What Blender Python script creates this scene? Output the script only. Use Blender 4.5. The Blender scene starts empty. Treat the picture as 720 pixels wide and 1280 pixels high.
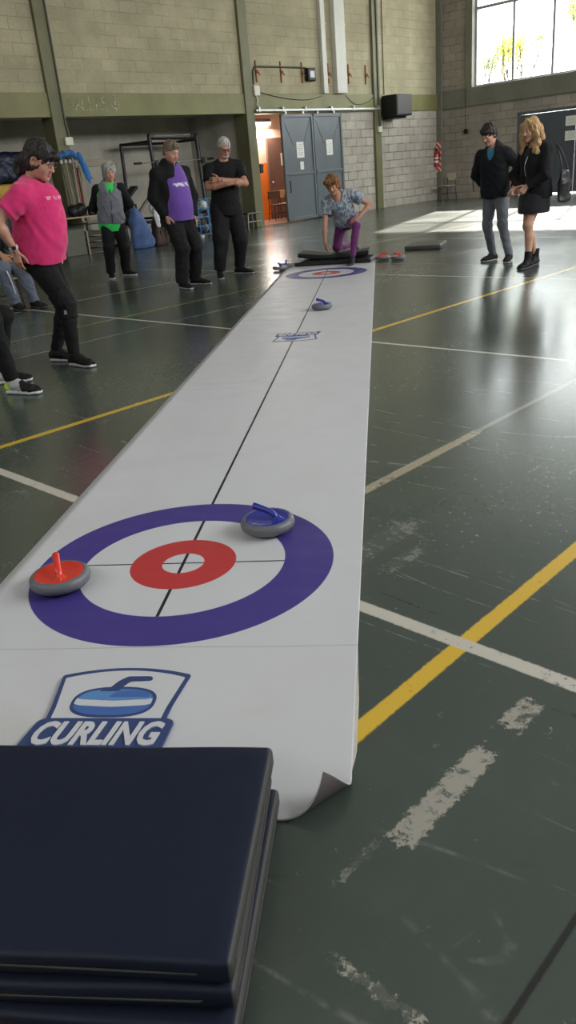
import bpy, bmesh, math, random
import numpy as np
from mathutils import Vector, Matrix, Euler
PI = math.pi
R = math.radians
random.seed(7)
SC = bpy.context.scene
COL = SC.collection

# ------------------------------------------------------------------ object helpers
def link(o, parent=None):
    COL.objects.link(o)
    if parent is not None:
        o.parent = parent
    return o

def tag(o, label=None, cat=None, group=None, kind=None):
    if label: o['label'] = label
    if cat: o['category'] = cat
    if group: o['group'] = group
    if kind: o['kind'] = kind
    return o

def thing(name, label, cat, loc=(0, 0, 0), rotz=0.0, group=None):
    o = bpy.data.objects.new(name, None)
    o.empty_display_size = 0.1
    COL.objects.link(o)
    o.location = loc
    o.rotation_euler = (0, 0, rotz)
    return tag(o, label, cat, group)

def obj(name, bm, mat, parent=None, smooth=False, label=None):
    me = bpy.data.meshes.new(name)
    bm.normal_update()
    bm.to_mesh(me)
    bm.free()
    mats = mat if isinstance(mat, (list, tuple)) else [mat]
    for m in mats: me.materials.append(m)
    if smooth:
        me.polygons.foreach_set('use_smooth', [True] * len(me.polygons))
    o = bpy.data.objects.new(name, me)
    link(o, parent)
    if label: o['label'] = label
    return o

def copy_tree(o, parent=None):
    c = o.copy()
    COL.objects.link(c)
    if parent is not None:
        c.parent = parent
    for ch in list(o.children):
        copy_tree(ch, c)
    return c

def autosmooth(o, ang=40):
    me = o.data
    me.polygons.foreach_set('use_smooth', [True] * len(me.polygons))
    bm = bmesh.new(); bm.from_mesh(me)
    for e in bm.edges:
        if len(e.link_faces) == 2 and e.calc_face_angle(0) > R(ang):
            e.smooth = False
    bm.to_mesh(me); bm.free()
    return o

# ------------------------------------------------------------------ bmesh shapes
def NB(): return bmesh.new()

def add_box(bm, lo, hi, M=None, bevel=0.0, seg=2):
    t = bmesh.new()
    bmesh.ops.create_cube(t, size=1.0)
    s = [hi[i] - lo[i] for i in range(3)]
    c = [(hi[i] + lo[i]) / 2 for i in range(3)]
    for v in t.verts:
        v.co = Vector((v.co.x * s[0] + c[0], v.co.y * s[1] + c[1], v.co.z * s[2] + c[2]))
    if bevel > 0:
        bmesh.ops.bevel(t, geom=list(t.edges), offset=min(bevel, min(s) * .45), segments=seg, affect='EDGES', profile=.5)
    return merge(bm, t, M)

def merge(bm, t, M=None, mi=None):
    if M is not None:
        bmesh.ops.transform(t, matrix=M, verts=t.verts)
    if mi is not None:
        for f in t.faces: f.material_index = mi
    me = bpy.data.meshes.new('tmp')
    t.to_mesh(me); t.free()
    bm.from_mesh(me)
    bpy.data.meshes.remove(me)
    return bm

def frame_for(d):
    d = Vector(d).normalized()
    a = Vector((0, 0, 1)) if abs(d.z) < .9 else Vector((1, 0, 0))
    x = d.cross(a).normalized()
    return x, d.cross(x).normalized(), d

def add_tube(bm, pts, r, n=10, closed=False, caps=True):
    """Round tube along a polyline with parallel-transported rings."""
    pts = [Vector(p) for p in pts]
    m = len(pts)
    rs = r if isinstance(r, (list, tuple)) else [r] * m
    rings = []
    x = None
    for i, p in enumerate(pts):
        if closed:
            d = (pts[(i + 1) % m] - pts[i - 1])
        else:
            d = pts[min(i + 1, m - 1)] - pts[max(i - 1, 0)]
        d = d.normalized()
        if x is None:
            x, y, _ = frame_for(d)
        else:
            x = (x - d * x.dot(d)).normalized()
            y = d.cross(x)
        rings.append([bm.verts.new(p + (x * math.cos(2 * PI * k / n) + y * math.sin(2 * PI * k / n)) * rs[i]) for k in range(n)])
    for i in range(m if closed else m - 1):
        a, b = rings[i], rings[(i + 1) % m]
        for k in range(n):
            bm.faces.new((a[k], a[(k + 1) % n], b[(k + 1) % n], b[k]))
    if caps and not closed:
        bm.faces.new(list(reversed(rings[0])))
        bm.faces.new(rings[-1])
    return bm

def add_cyl(bm, a, b, r, n=16):
    return add_tube(bm, [a, b], r, n)

def add_lathe(bm, prof, n=32, M=None, cap=True):
    """prof: list of (radius, z)."""
    t = bmesh.new()
    rings = [[t.verts.new((r * math.cos(2 * PI * k / n), r * math.sin(2 * PI * k / n), z)) for k in range(n)] for r, z in prof]
    for a, b in zip(rings, rings[1:]):
        for k in range(n):
            t.faces.new((a[k], a[(k + 1) % n], b[(k + 1) % n], b[k]))
    if cap:
        t.faces.new(list(reversed(rings[0])))
        t.faces.new(rings[-1])
    return merge(bm, t, M)

def add_sphere(bm, c, r, M=None, u=20, v=12, scale=(1, 1, 1)):
    t = bmesh.new()
    bmesh.ops.create_uvsphere(t, u_segments=u, v_segments=v, radius=r)
    for q in t.verts:
        q.co = Vector((q.co.x * scale[0], q.co.y * scale[1], q.co.z * scale[2]))
    if M is not None: bmesh.ops.transform(t, matrix=M, verts=t.verts)
    bmesh.ops.translate(t, vec=Vector(c), verts=t.verts)
    return merge(bm, t)

def add_prism(bm, poly, z0, z1, M=None):
    """Extruded polygon (list of (x,y)), z0..z1."""
    t = bmesh.new()
    a = [t.verts.new((x, y, z0)) for x, y in poly]
    b = [t.verts.new((x, y, z1)) for x, y in poly]
    n = len(poly)
    t.faces.new(list(reversed(a))); t.faces.new(b)
    for k in range(n):
        t.faces.new((a[k], a[(k + 1) % n], b[(k + 1) % n], b[k]))
    bmesh.ops.recalc_face_normals(t, faces=t.faces)
    return merge(bm, t, M)

def text_bm(s, size, depth=.0006, shear=0.0, bold=0.0, align='CENTER', sx=1.0, spacing=1.0):
    cu = bpy.data.curves.new('txt', 'FONT')
    cu.body = s; cu.size = size; cu.extrude = depth; cu.shear = shear; cu.offset = bold
    cu.align_x = align; cu.align_y = 'CENTER'; cu.space_character = spacing
    cu.resolution_u = 3
    o = bpy.data.objects.new('txt', cu)
    COL.objects.link(o)
    bpy.context.view_layer.update()
    me = bpy.data.meshes.new_from_object(o.evaluated_get(bpy.context.evaluated_depsgraph_get()))
    t = bmesh.new(); t.from_mesh(me)
    bpy.data.objects.remove(o); bpy.data.curves.remove(cu); bpy.data.meshes.remove(me)
    for v in t.verts: v.co.x *= sx
    return t

def rounded(poly, r, n=4):
    out = []
    m = len(poly)
    for i in range(m):
        p = Vector(poly[i]); a = Vector(poly[i - 1]); b = Vector(poly[(i + 1) % m])
        da = (a - p); db = (b - p)
        rr = min(r, da.length * .45, db.length * .45)
        p0 = p + da.normalized() * rr; p1 = p + db.normalized() * rr
        for k in range(n + 1):
            t = k / n
            q = p0 * (1 - t) ** 2 + p * 2 * t * (1 - t) + p1 * t * t
            out.append((q.x, q.y))
    return out

def catmull(pts, n=6, closed=False):
    P = [Vector(p) for p in pts]; out = []
    m = len(P)
    for i in range(m if closed else m - 1):
        if closed:
            p0, p1, p2, p3 = P[i - 1], P[i], P[(i + 1) % m], P[(i + 2) % m]
        else:
            p1, p2 = P[i], P[i + 1]
            p0 = P[i - 1] if i else p1 * 2 - p2
            p3 = P[i + 2] if i + 2 < m else p2 * 2 - p1
        for k in range(n):
            t = k / n
            out.append(.5 * ((2 * p1) + (p2 - p0) * t + (2 * p0 - 5 * p1 + 4 * p2 - p3) * t * t + (3 * p1 - p0 - 3 * p2 + p3) * t ** 3))
    if not closed: out.append(P[-1])
    return out

# ------------------------------------------------------------------ materials
class NT:
    """Small node-graph builder."""
    def __init__(s, name):
        s.m = bpy.data.materials.new(name); s.m.use_nodes = True
        s.t = s.m.node_tree; s.t.nodes.clear()
        s.out = s.t.nodes.new('ShaderNodeOutputMaterial')
        s.b = s.t.nodes.new('ShaderNodeBsdfPrincipled')
        s.t.links.new(s.b.outputs[0], s.out.inputs[0])
        s._tc = None
    def n(s, typ, **kw):
        x = s.t.nodes.new(typ)
        for k, v in kw.items(): setattr(x, k, v)
        return x
    def l(s, a, b): s.t.links.new(a, b)
    def put(s, sock, v):
        if hasattr(v, 'is_output') or isinstance(v, bpy.types.NodeSocket): s.l(v, sock)
        else: sock.default_value = v
    def co(s, which='Object'):
        if s._tc is None: s._tc = s.n('ShaderNodeTexCoord')
        return s._tc.outputs[which]
    def xyz(s, v=None):
        q = s.n('ShaderNodeSeparateXYZ'); s.l(v if v is not None else s.co(), q.inputs[0])
        return q.outputs
    def math(s, op, a, b=0.0, c=None, clamp=False):
        q = s.n('ShaderNodeMath', operation=op, use_clamp=clamp)
        s.put(q.inputs[0], a); s.put(q.inputs[1], b)
        if c is not None: s.put(q.inputs[2], c)
        return q.outputs[0]
    def mix(s, f, a, b):
        q = s.n('ShaderNodeMix', data_type='RGBA')
        s.put(q.inputs[0], f)
        s.put(q.inputs[6], a if not isinstance(a, tuple) else (a + (1,))[:4])
        s.put(q.inputs[7], b if not isinstance(b, tuple) else (b + (1,))[:4])
        return q.outputs[2]
    def noise(s, scale=5, detail=3, rough=.5, vec=None, dist=0.0):
        q = s.n('ShaderNodeTexNoise'); s.l(vec if vec is not None else s.co(), q.inputs['Vector'])
        q.inputs['Scale'].default_value = scale; q.inputs['Detail'].default_value = detail
        q.inputs['Roughness'].default_value = rough; q.inputs['Distortion'].default_value = dist
        return q.outputs['Fac']
    def ramp(s, f, a, b, lo=0.0, hi=1.0):
        """smooth map of f from a..b to lo..hi."""
        q = s.n('ShaderNodeMapRange'); q.interpolation_type = 'SMOOTHSTEP'
        s.put(q.inputs[0], f); q.inputs[1].default_value = a; q.inputs[2].default_value = b
        q.inputs[3].default_value = lo; q.inputs[4].default_value = hi
        return q.outputs[0]
    def mapping(s, scale=(1, 1, 1), rot=(0, 0, 0), loc=(0, 0, 0), vec=None):
        q = s.n('ShaderNodeMapping'); s.l(vec if vec is not None else s.co(), q.inputs[0])
        q.inputs['Scale'].default_value = scale; q.inputs['Rotation'].default_value = rot; q.inputs['Location'].default_value = loc
        return q.outputs[0]
    def bump(s, h, strength=.3, dist=.01):
        q = s.n('ShaderNodeBump'); q.inputs['Strength'].default_value = strength; q.inputs['Distance'].default_value = dist
        s.l(h, q.inputs['Height']); s.l(q.outputs[0], s.b.inputs['Normal'])
    def set(s, **kw):
        names = dict(color='Base Color', rough='Roughness', metal='Metallic', spec='Specular IOR Level', coat='Coat Weight', sheen='Sheen Weight', alpha='Alpha', sss='Subsurface Weight', trans='Transmission Weight', ior='IOR', emit='Emission Color', emits='Emission Strength')
        for k, v in kw.items():
            if isinstance(v, tuple) and len(v) == 3: v = v + (1,)
            s.put(s.b.inputs[names[k]], v)
        return s

def srgb(r, g, b):
    f = lambda c: ((c / 255 + .055) / 1.055) ** 2.4 if c > 10 else c / 255 / 12.92
    return (f(r), f(g), f(b))

def plain(name, c, rough=.6, metal=0.0, var=.12, scale=8, bump=0.0, bscale=60, spec=.5, coat=0.0, sheen=0.0):
    n = NT(name)
    f = n.noise(scale, 4)
    dark = tuple(x * (1 - var) for x in c); lite = tuple(min(1, x * (1 + var)) for x in c)
    n.set(color=n.mix(f, dark, lite), rough=rough, metal=metal, spec=spec)
    if coat: n.set(coat=coat)
    if sheen: n.set(sheen=sheen)
    if bump: n.bump(n.noise(bscale, 3), bump, .004)
    return n.m

def cloth(name, c, var=.15, rough=.85, sheen=.25, wr=.25, stripes=None):
    n = NT(name)
    f = n.noise(5, 4)
    dark = tuple(x * (1 - var) for x in c); lite = tuple(min(1, x * (1 + var)) for x in c)
    n.set(color=n.mix(f, dark, lite), rough=rough, sheen=sheen, spec=.25)
    weave = n.noise(420, 2)
    folds = n.noise(9, 3, .5, n.mapping((1, 1, .55)), .8)
    n.bump(n.math('ADD', n.math('MULTIPLY', folds, 1.0), n.math('MULTIPLY', weave, .06)), wr, .03)
    return n.m
# ------------------------------------------------------------------ implicit surfaces (for people, clothes, soft things)
class SDF:
    """Distance field on a grid; shapes are blended in, then skinned with surface nets."""
    def __init__(s, lo, hi, h):
        s.h = h; s.lo = np.array(lo, float)
        s.n = np.ceil((np.array(hi, float) - s.lo) / h).astype(int) + 1
        s.d = np.full(tuple(s.n), .08, np.float32)
    def block(s, lo, hi):
        a = np.clip(np.floor((np.array(lo) - s.lo) / s.h).astype(int), 0, s.n)
        b = np.clip(np.ceil((np.array(hi) - s.lo) / s.h).astype(int) + 1, 0, s.n)
        if np.any(b - a < 1): return None, None
        ax = [(s.lo[i] + s.h * np.arange(a[i], b[i])).astype(np.float32) for i in range(3)]
        P = np.meshgrid(*ax, indexing='ij', sparse=True)
        return tuple(slice(a[i], b[i]) for i in range(3)), P
    def put(s, sl, f, k, op):
        d = s.d[sl]
        if op == 'sub': f = -f
        if op in ('sub', 'int'):
            hh = np.maximum(k - np.abs(d - f), 0) / max(k, 1e-6)
            s.d[sl] = np.maximum(d, f) + hh * hh * k * .25
        else:
            hh = np.maximum(k - np.abs(d - f), 0) / max(k, 1e-6)
            s.d[sl] = np.minimum(d, f) - hh * hh * k * .25
    def seg(s, A, B, ra, rb, k=.01, op='add', xdir=None, cap=1.0):
        """Tapered link from A to B; ra, rb are (half-width along xdir, half-depth)."""
        A = np.array(A, float); B = np.array(B, float)
        ra = np.array(ra if np.ndim(ra) else (ra, ra), float); rb = np.array(rb if np.ndim(rb) else (rb, rb), float)
        m = max(ra.max(), rb.max()) + k + 3 * s.h
        sl, P = s.block(np.minimum(A, B) - m, np.maximum(A, B) + m)
        if sl is None: return
        D = B - A; L = np.linalg.norm(D) + 1e-9; D = D / L
        if xdir is None:
            x = np.array(frame_for(Vector(D))[0])
        else:
            x = np.array(xdir, float); x = x - D * x.dot(D); x /= np.linalg.norm(x) + 1e-9
        y = np.cross(D, x)
        q = [P[i] - A[i] for i in range(3)]
        w = q[0] * D[0] + q[1] * D[1] + q[2] * D[2]
        u = q[0] * x[0] + q[1] * x[1] + q[2] * x[2]
        v = q[0] * y[0] + q[1] * y[1] + q[2] * y[2]
        t = np.clip(w / L, 0, 1)
        a = ra[0] + (rb[0] - ra[0]) * t; b = ra[1] + (rb[1] - ra[1]) * t
        mn = np.minimum(a, b)
        e = (w - t * L) / (mn * cap)
        rr = np.sqrt((u / a) ** 2 + (v / b) ** 2 + e * e)
        # distance estimate scaled by the local gradient
        g = np.sqrt((u / a ** 2) ** 2 + (v / b ** 2) ** 2 + (e / (mn * cap)) ** 2) + 1e-6
        f = np.where(rr > .3, rr * (rr - 1) / g, (rr - 1) * mn)
        s.put(sl, f.astype(np.float32), k, op)
    def tube(s, st, k=.01, op='add', cap=1.0):
        """st: list of (pos, halfwidth, halfdepth, xdir)."""
        for a, b in zip(st, st[1:]):
            s.seg(a[0], b[0], (a[1], a[2]), (b[1], b[2]), k, op, a[3] if len(a) > 3 else None, cap)
    def ell(s, c, r, Rm=None, k=.01, op='add'):
        c = np.array(c, float); r = np.array(r if np.ndim(r) else (r, r, r), float)
        m = r.max() + k + 3 * s.h
        sl, P = s.block(c - m, c + m)
        if sl is None: return
        q = [P[i] - c[i] for i in range(3)]
        if Rm is not None:
            Rm = np.array(Rm)
            q = [q[0] * Rm[0, i] + q[1] * Rm[1, i] + q[2] * Rm[2, i] for i in range(3)]
        rr = np.sqrt((q[0] / r[0]) ** 2 + (q[1] / r[1]) ** 2 + (q[2] / r[2]) ** 2)
        g = np.sqrt((q[0] / r[0] ** 2) ** 2 + (q[1] / r[1] ** 2) ** 2 + (q[2] / r[2] ** 2) ** 2) + 1e-6
        f = np.where(rr > .3, rr * (rr - 1) / g, (rr - 1) * r.min())
        s.put(sl, f.astype(np.float32), k, op)
    def box(s, c, hs, Rm=None, r=.01, k=.005, op='add'):
        c = np.array(c, float); hs = np.array(hs, float)
        m = np.linalg.norm(hs) + k + 3 * s.h
        sl, P = s.block(c - m, c + m)
        if sl is None: return
        q = [P[i] - c[i] for i in range(3)]
        if Rm is not None:
            Rm = np.array(Rm)
            q = [q[0] * Rm[0, i] + q[1] * Rm[1, i] + q[2] * Rm[2, i] for i in range(3)]
        e = [np.abs(q[i]) - (hs[i] - r) for i in range(3)]
        f = np.sqrt(np.maximum(e[0], 0) ** 2 + np.maximum(e[1], 0) ** 2 + np.maximum(e[2], 0) ** 2) + np.minimum(np.maximum(np.maximum(e[0], e[1]), e[2]), 0) - r
        s.put(sl, f.astype(np.float32), k, op)
    def plane(s, c, n, k=.004):
        """keep the half-space on the side opposite to n."""
        c = np.array(c, float); n = np.array(n, float); n /= np.linalg.norm(n)
        sl, P = s.block(s.lo, s.lo + s.n * s.h)
        f = (P[0] - c[0]) * n[0] + (P[1] - c[1]) * n[1] + (P[2] - c[2]) * n[2]
        s.put(sl, f.astype(np.float32), k, 'int')
    def wrinkle(s, amp, freq, seed=0, stretch=(1, 1, 1)):
        """cloth folds: displace the field near its surface with warped waves."""
        rng = np.random.RandomState(seed)
        m = np.abs(s.d) < .03
        idx = np.nonzero(m)
        p = [(s.lo[i] + s.h * idx[i]).astype(np.float32) * stretch[i] for i in range(3)]
        acc = np.zeros(len(idx[0]), np.float32)
        w = [np.sin(sum(p[j] * rng.uniform(-1, 1) * freq * .6 for j in range(3)) + rng.uniform(0, 6)) for _ in range(3)]
        for o in range(4):
            kk = rng.normal(size=3); kk /= np.linalg.norm(kk); kk *= freq * (1 + .55 * o)
            ph = rng.uniform(0, 6)
            acc += np.sin(sum((p[j] + .05 * w[j]) * kk[j] for j in range(3)) + ph) / (1 + .6 * o)
        s.d[idx] += amp * acc * .5
    def mesh(s, smooth=1):
        d = s.d; d = np.pad(d, 1, constant_values=.08); lo = s.lo - s.h
        ins = d < 0
        n = np.array(d.shape) - 1
        cnt = np.zeros(tuple(n), np.int8)
        offs = [(i, j, k) for i in (0, 1) for j in (0, 1) for k in (0, 1)]
        for o in offs:
            cnt += ins[o[0]:o[0] + n[0], o[1]:o[1] + n[1], o[2]:o[2] + n[2]]
        I = np.nonzero((cnt > 0) & (cnt < 8))
        M = len(I[0])
        if M == 0: return np.zeros((0, 3)), np.zeros((0, 4), int)
        vid = np.full(tuple(n), -1, np.int32); vid[I] = np.arange(M)
        cv = {o: d[I[0] + o[0], I[1] + o[1], I[2] + o[2]] for o in offs}
        acc = np.zeros((M, 3)); c = np.zeros(M)
        for a in offs:
            for ax in range(3):
                if a[ax]: continue
                b = list(a); b[ax] = 1; b = tuple(b)
                va, vb = cv[a], cv[b]
                x = (va < 0) != (vb < 0)
                t = np.where(x, va / np.where(x, va - vb, 1), 0)
                for i in range(3):
                    acc[:, i] += np.where(x, a[i] + (t if i == ax else 0), 0)
                c += x
        V = lo + s.h * (np.stack(I, 1) + acc / c[:, None])
        F = []
        for ax in range(3):
            b_, c_ = (ax + 1) % 3, (ax + 2) % 3
            sa = [slice(0, d.shape[i]) for i in range(3)]; sb = list(sa)
            sa[ax] = slice(0, -1); sb[ax] = slice(1, None)
            A = ins[tuple(sa)]; B = ins[tuple(sb)]
            E = np.nonzero(A != B)
            E = np.stack(E, 1)
            ok = (E[:, b_] > 0) & (E[:, c_] > 0) & (E[:, b_] < n[b_]) & (E[:, c_] < n[c_])
            E = E[ok]
            def cell(db, dc):
                e = E.copy(); e[:, b_] += db; e[:, c_] += dc
                return vid[e[:, 0], e[:, 1], e[:, 2]]
            q = np.stack([cell(-1, -1), cell(0, -1), cell(0, 0), cell(-1, 0)], 1)
            flip = ~A[E[:, 0], E[:, 1], E[:, 2]]
            q[flip] = q[flip][:, ::-1]
            F.append(q)
        F = np.concatenate(F)
        for _ in range(smooth):
            S = np.zeros_like(V); cn = np.zeros(len(V))
            for i in range(4):
                for jj in (1, 3):
                    np.add.at(S, F[:, i], V[F[:, (i + jj) % 4]]); np.add.at(cn, F[:, i], 1)
            V = V * .5 + .5 * S / np.maximum(cn, 1)[:, None]
        return V, F

def npmesh(name, V, F, mats, parent=None, mi=None, smooth=True, keep=None):
    if keep is not None:
        fm = keep(V[F].mean(1)); F = F[fm]
        used = np.unique(F); re = np.full(len(V), -1); re[used] = np.arange(len(used)); V = V[used]; F = re[F]
        if mi is not None: mi = mi[fm]
    me = bpy.data.meshes.new(name)
    k = F.shape[1] if len(F) else 4
    me.vertices.add(len(V)); me.vertices.foreach_set('co', V.astype(np.float32).ravel())
    me.loops.add(F.size); me.loops.foreach_set('vertex_index', F.astype(np.int32).ravel())
    me.polygons.add(len(F)); me.polygons.foreach_set('loop_start', np.arange(0, F.size, k, dtype=np.int32))
    try: me.polygons.foreach_set('loop_total', np.full(len(F), k, np.int32))
    except Exception: pass
    for m in (mats if isinstance(mats, (list, tuple)) else [mats]): me.materials.append(m)
    if mi is not None: me.polygons.foreach_set('material_index', mi.astype(np.int32))
    me.update(calc_edges=True); me.validate()
    me.polygons.foreach_set('use_smooth', np.full(len(me.polygons), smooth))
    o = bpy.data.objects.new(name, me)
    return link(o, parent)
# ------------------------------------------------------------------ hall frame: u along the long wall away from the far corner, v out into the hall
CORNER = Vector((1.9705, 29.5047, 0))
TH = math.atan2(-.79793288, -.60274631)
HALL = Matrix.Translation(CORNER) @ Matrix.Rotation(TH, 4, 'Z')
def W(u, v, z=0.0): return HALL @ Vector((u, v, z))

def hobj(name, bm, mat, parent=None, kind='structure', **kw):
    o = obj(name, bm, mat, parent, **kw)
    if parent is None:
        o.matrix_world = HALL
        if kind: o['kind'] = kind
    return o

def hthing(name, label, cat, u, v, z=0, rot=0, group=None):
    return thing(name, label, cat, W(u, v, z), TH + rot, group)

# ------------------------------------------------------------------ setting materials
def block_mat(name, c1, c2, mortar, msize, mort_amt=1.0, axis=0, bw=.46, rh=.229, grime=.25, bump=.35, off=0.0):
    n = NT(name)
    X = n.xyz()
    cv = n.n('ShaderNodeCombineXYZ'); n.l(X[axis], cv.inputs[0]); n.l(n.math('ADD', X[2], off), cv.inputs[1])
    b = n.n('ShaderNodeTexBrick'); n.l(cv.outputs[0], b.inputs['Vector'])
    b.offset = .5
    b.inputs['Scale'].default_value = 1; b.inputs['Mortar Size'].default_value = msize
    b.inputs['Mortar Smooth'].default_value = .3; b.inputs['Brick Width'].default_value = bw; b.inputs['Row Height'].default_value = rh
    b.inputs['Color1'].default_value = c1 + (1,); b.inputs['Color2'].default_value = c2 + (1,); b.inputs['Mortar'].default_value = mortar + (1,)
    big = n.noise(.9, 5, .6); fine = n.noise(22, 4, .6)
    # joints are filled with paint in places, so they fade in and out
    vis = n.math('MULTIPLY', n.ramp(n.noise(1.7, 3), .38, .58, .25, 1.0), mort_amt)
    avg = tuple((a + d) / 2 for a, d in zip(c1, c2))
    notm = n.mix(n.math('MULTIPLY', b.outputs['Fac'], n.math('SUBTRACT', 1.0, vis)), b.outputs['Color'], avg)
    g = n.ramp(big, .3, .72, 1 - grime, 1.0)
    g2 = n.ramp(fine, .25, .75, .9, 1.06)
    mul = n.n('ShaderNodeMix', data_type='RGBA', blend_type='MULTIPLY'); mul.inputs[0].default_value = 1
    gg = n.math('MULTIPLY', g, g2)
    cc = n.n('ShaderNodeCombineColor')
    for i in range(3): n.l(gg, cc.inputs[i])
    n.l(notm, mul.inputs[6]); n.l(cc.outputs[0], mul.inputs[7])
    n.set(color=mul.outputs[2], rough=.9, spec=.2)
    h = n.math('ADD', n.math('MULTIPLY', n.math('SUBTRACT', 1.0, b.outputs['Fac']), vis), n.math('MULTIPLY', fine, .35))
    n.bump(h, bump, .012)
    return n.m

def paint_mat(name, c, rough=.55, grime=.25, spec=.35):
    n = NT(name)
    a = n.ramp(n.noise(1.3, 5, .6), .3, .7, 0, 1)
    f = n.noise(18, 4)
    base = n.mix(a, tuple(x * (1 - grime) for x in c), c)
    n.set(color=n.mix(n.ramp(f, .62, .8, 0, .25), base, tuple(min(1, x * 1.5) for x in c)), rough=rough, spec=spec)
    n.bump(n.noise(40, 4), .15, .006)
    return n.m

M_blockA = block_mat('block_painted', (.46, .415, .275), (.41, .37, .24), (.29, .26, .17), .011, .7, 0, off=.02)
M_blockA_low = block_mat('block_grey', (.52, .48, .41), (.43, .39, .325), (.22, .2, .165), .016, 1.0, 0)
M_blockB = block_mat('block_far', (.40, .35, .29), (.33, .29, .24), (.2, .175, .15), .014, .9, 1, off=.03)
M_beam = paint_mat('olive_paint', (.215, .205, .085), .5, .2)
M_pil = paint_mat('olive_pillar_paint', (.165, .16, .082), .5, .25)
M_beamB = paint_mat('grey_olive_paint', (.20, .195, .155), .6, .2)
M_plaster = paint_mat('storage_plaster', (.50, .475, .40), .9, .3, .2)
M_ceil = plain('ceiling_sheet', (.55, .55, .53), .8)
M_peach = paint_mat('peach_paint', (.78, .50, .36), .7, .08, .2)
M_orange = paint_mat('orange_paint', (.85, .20, .02), .5, .08)
M_corrfloor = plain('corridor_tile', (.30, .16, .11), .35)

def floor_mat():
    n = NT('green_painted_floor')
    X = n.xyz()
    u, v = X[0], X[1]
    big = n.noise(.55, 5, .62); mid = n.noise(3.2, 6, .65); fine = n.noise(34, 5, .7)
    col = n.mix(n.ramp(big, .35, .68, 0, 1), (.052, .068, .056), (.068, .088, .070))
    col = n.mix(n.ramp(mid, .40, .9, 0, .35), col, (.080, .092, .080))
    # scuffs and chips showing pale concrete
    scuffv = n.mapping((1.1, 7, 1), (0, 0, .5)); scuffw = n.mapping((6, 1.0, 1), (0, 0, .25))
    s1 = n.ramp(n.noise(2.4, 8, .72, scuffv, .6), .62, .78, 0, .55)
    s2 = n.ramp(n.noise(2.0, 8, .75, scuffw, .9), .64, .78, 0, .5)
    col = n.mix(n.math('MAXIMUM', s1, s2), col, (.20, .20, .175))
    gate = n.ramp(n.noise(1.15, 2), .5, .66, 0, 1)
    chips = n.math('MULTIPLY', n.ramp(n.noise(15, 6, .72), .63, .67, 0, .85), gate)
    col = n.mix(chips, col, (.34, .32, .27))
    # long thin scratches and drag marks
    def scratch(sc, rot, stretch, lo, hi, seed, amt, c=(.26, .265, .24)):
        nonlocal col
        vv = n.mapping((sc, sc * stretch, 1), (0, 0, rot), (seed, seed * 1.7, 0))
        f = n.math('ABSOLUTE', n.math('SUBTRACT', n.noise(1.0, 0, .5, vv, .06), .5))
        ln = n.ramp(f, 0.0, .007, 1, 0)
        gt = n.ramp(n.noise(1.4, 4, .6, n.mapping((1, 1, 1), (0, 0, 0), (seed * 3.1, seed, 0))), lo, hi, 0, amt)
        br = n.ramp(n.noise(14, 3, .6), .40, .6, 0, 1)
        col = n.mix(n.math('MULTIPLY', n.math('MULTIPLY', ln, gt), br), col, c)
    scratch(2.4, .3, .13, .48, .62, 1.3, .75)
    scratch(3.4, 1.3, .10, .48, .6, 4.1, .7)
    scratch(2.0, -.6, .2, .5, .62, 7.7, .6)
    scratch(4.4, .8, .10, .52, .64, 2.9, .7)
    scratch(1.6, .1, .25, .50, .62, 9.2, .6, (.015, .02, .017))
    film = n.ramp(n.noise(1.1, 6, .65, None, .8), .48, .75, 0, .30)
    col = n.mix(film, col, (.12, .125, .11))
    wear = n.noise(26, 6, .75)
    ragn = n.math('SUBTRACT', n.noise(45, 5, .7), .5)
    wear2 = n.noise(7, 6, .75)
    def band(c, w, lo, hi, other, along, colr, amt=1.0, worn=.62, rag=.012, soft=.004):
        d = n.math('ADD', n.math('ABSOLUTE', n.math('SUBTRACT', other, c)), n.math('MULTIPLY', ragn, rag))
        if rag > .02: along = n.math('ADD', along, n.math('MULTIPLY', ragn, rag * 4))
        m = n.ramp(d, w / 2 - soft, w / 2 + soft, 1, 0)
        if lo is not None: m = n.math('MULTIPLY', m, n.ramp(along, lo - .01, lo + .01, 0, 1))
        if hi is not None: m = n.math('MULTIPLY', m, n.ramp(along, hi - .01, hi + .01, 1, 0))
        k = n.ramp(n.math('ADD', n.math('MULTIPLY', wear, .5), n.math('MULTIPLY', wear2, .5)), worn, worn + .06, amt, amt * .12)
        nonlocal col
        col = n.mix(n.math('MULTIPLY', m, k), col, colr)
    WH = (.56, .53, .46); YE = (.70, .45, .04); YD = (.42, .30, .06); GR = (.30, .29, .25)
    def at_u(c, w, lo, hi, *a): band(c, w, lo, hi, u, v, *a)   # a line across the hall
    def at_v(c, w, lo, hi, *a): band(c, w, lo, hi, v, u, *a)   # a line along the hall
    at_v(15.475, .062, 23.20, 23.31, (.36, .34, .29), .95, .52, .055)
    at_v(15.475, .060, 23.42, 23.76, (.36, .34, .29), .95, .525, .055)
    at_u(24.05, .022, 15.54, 15.72, (.40, .38, .32), .95, .47, .06)
    at_v(15.44, .02, 23.80, 23.92, (.30, .29, .25), .6, .45, .06)
    at_v(14.60, .10, 22.45, 22.9, (.24, .24, .21), .7, .44, .16)
    at_v(14.75, .06, 22.62, 22.8, (.24, .24, .21), .7, .45, .12)
    at_v(14.24, .055, 21.36, 22.45, (.40, .34, .24), .9, .54)
    at_v(14.235, .034, 15, 21.40, (.24, .22, .19), .95, .56)
    at_v(14.262, .010, 15, 21.40, (.05, .045, .04), .9, .56)
    at_v(9.80, .03, 6, 21.6, GR, .8, .52)
    at_v(8.47, .025, 6, 20.2, GR, .5, .5)
    at_v(8.97, .028, 3, 24, YD, .95, .58)
    at_v(7.14, .035, 2, 22, WH, .9, .58)
    at_v(5.6, .03, 2, 22, GR, .8, .56)
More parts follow.
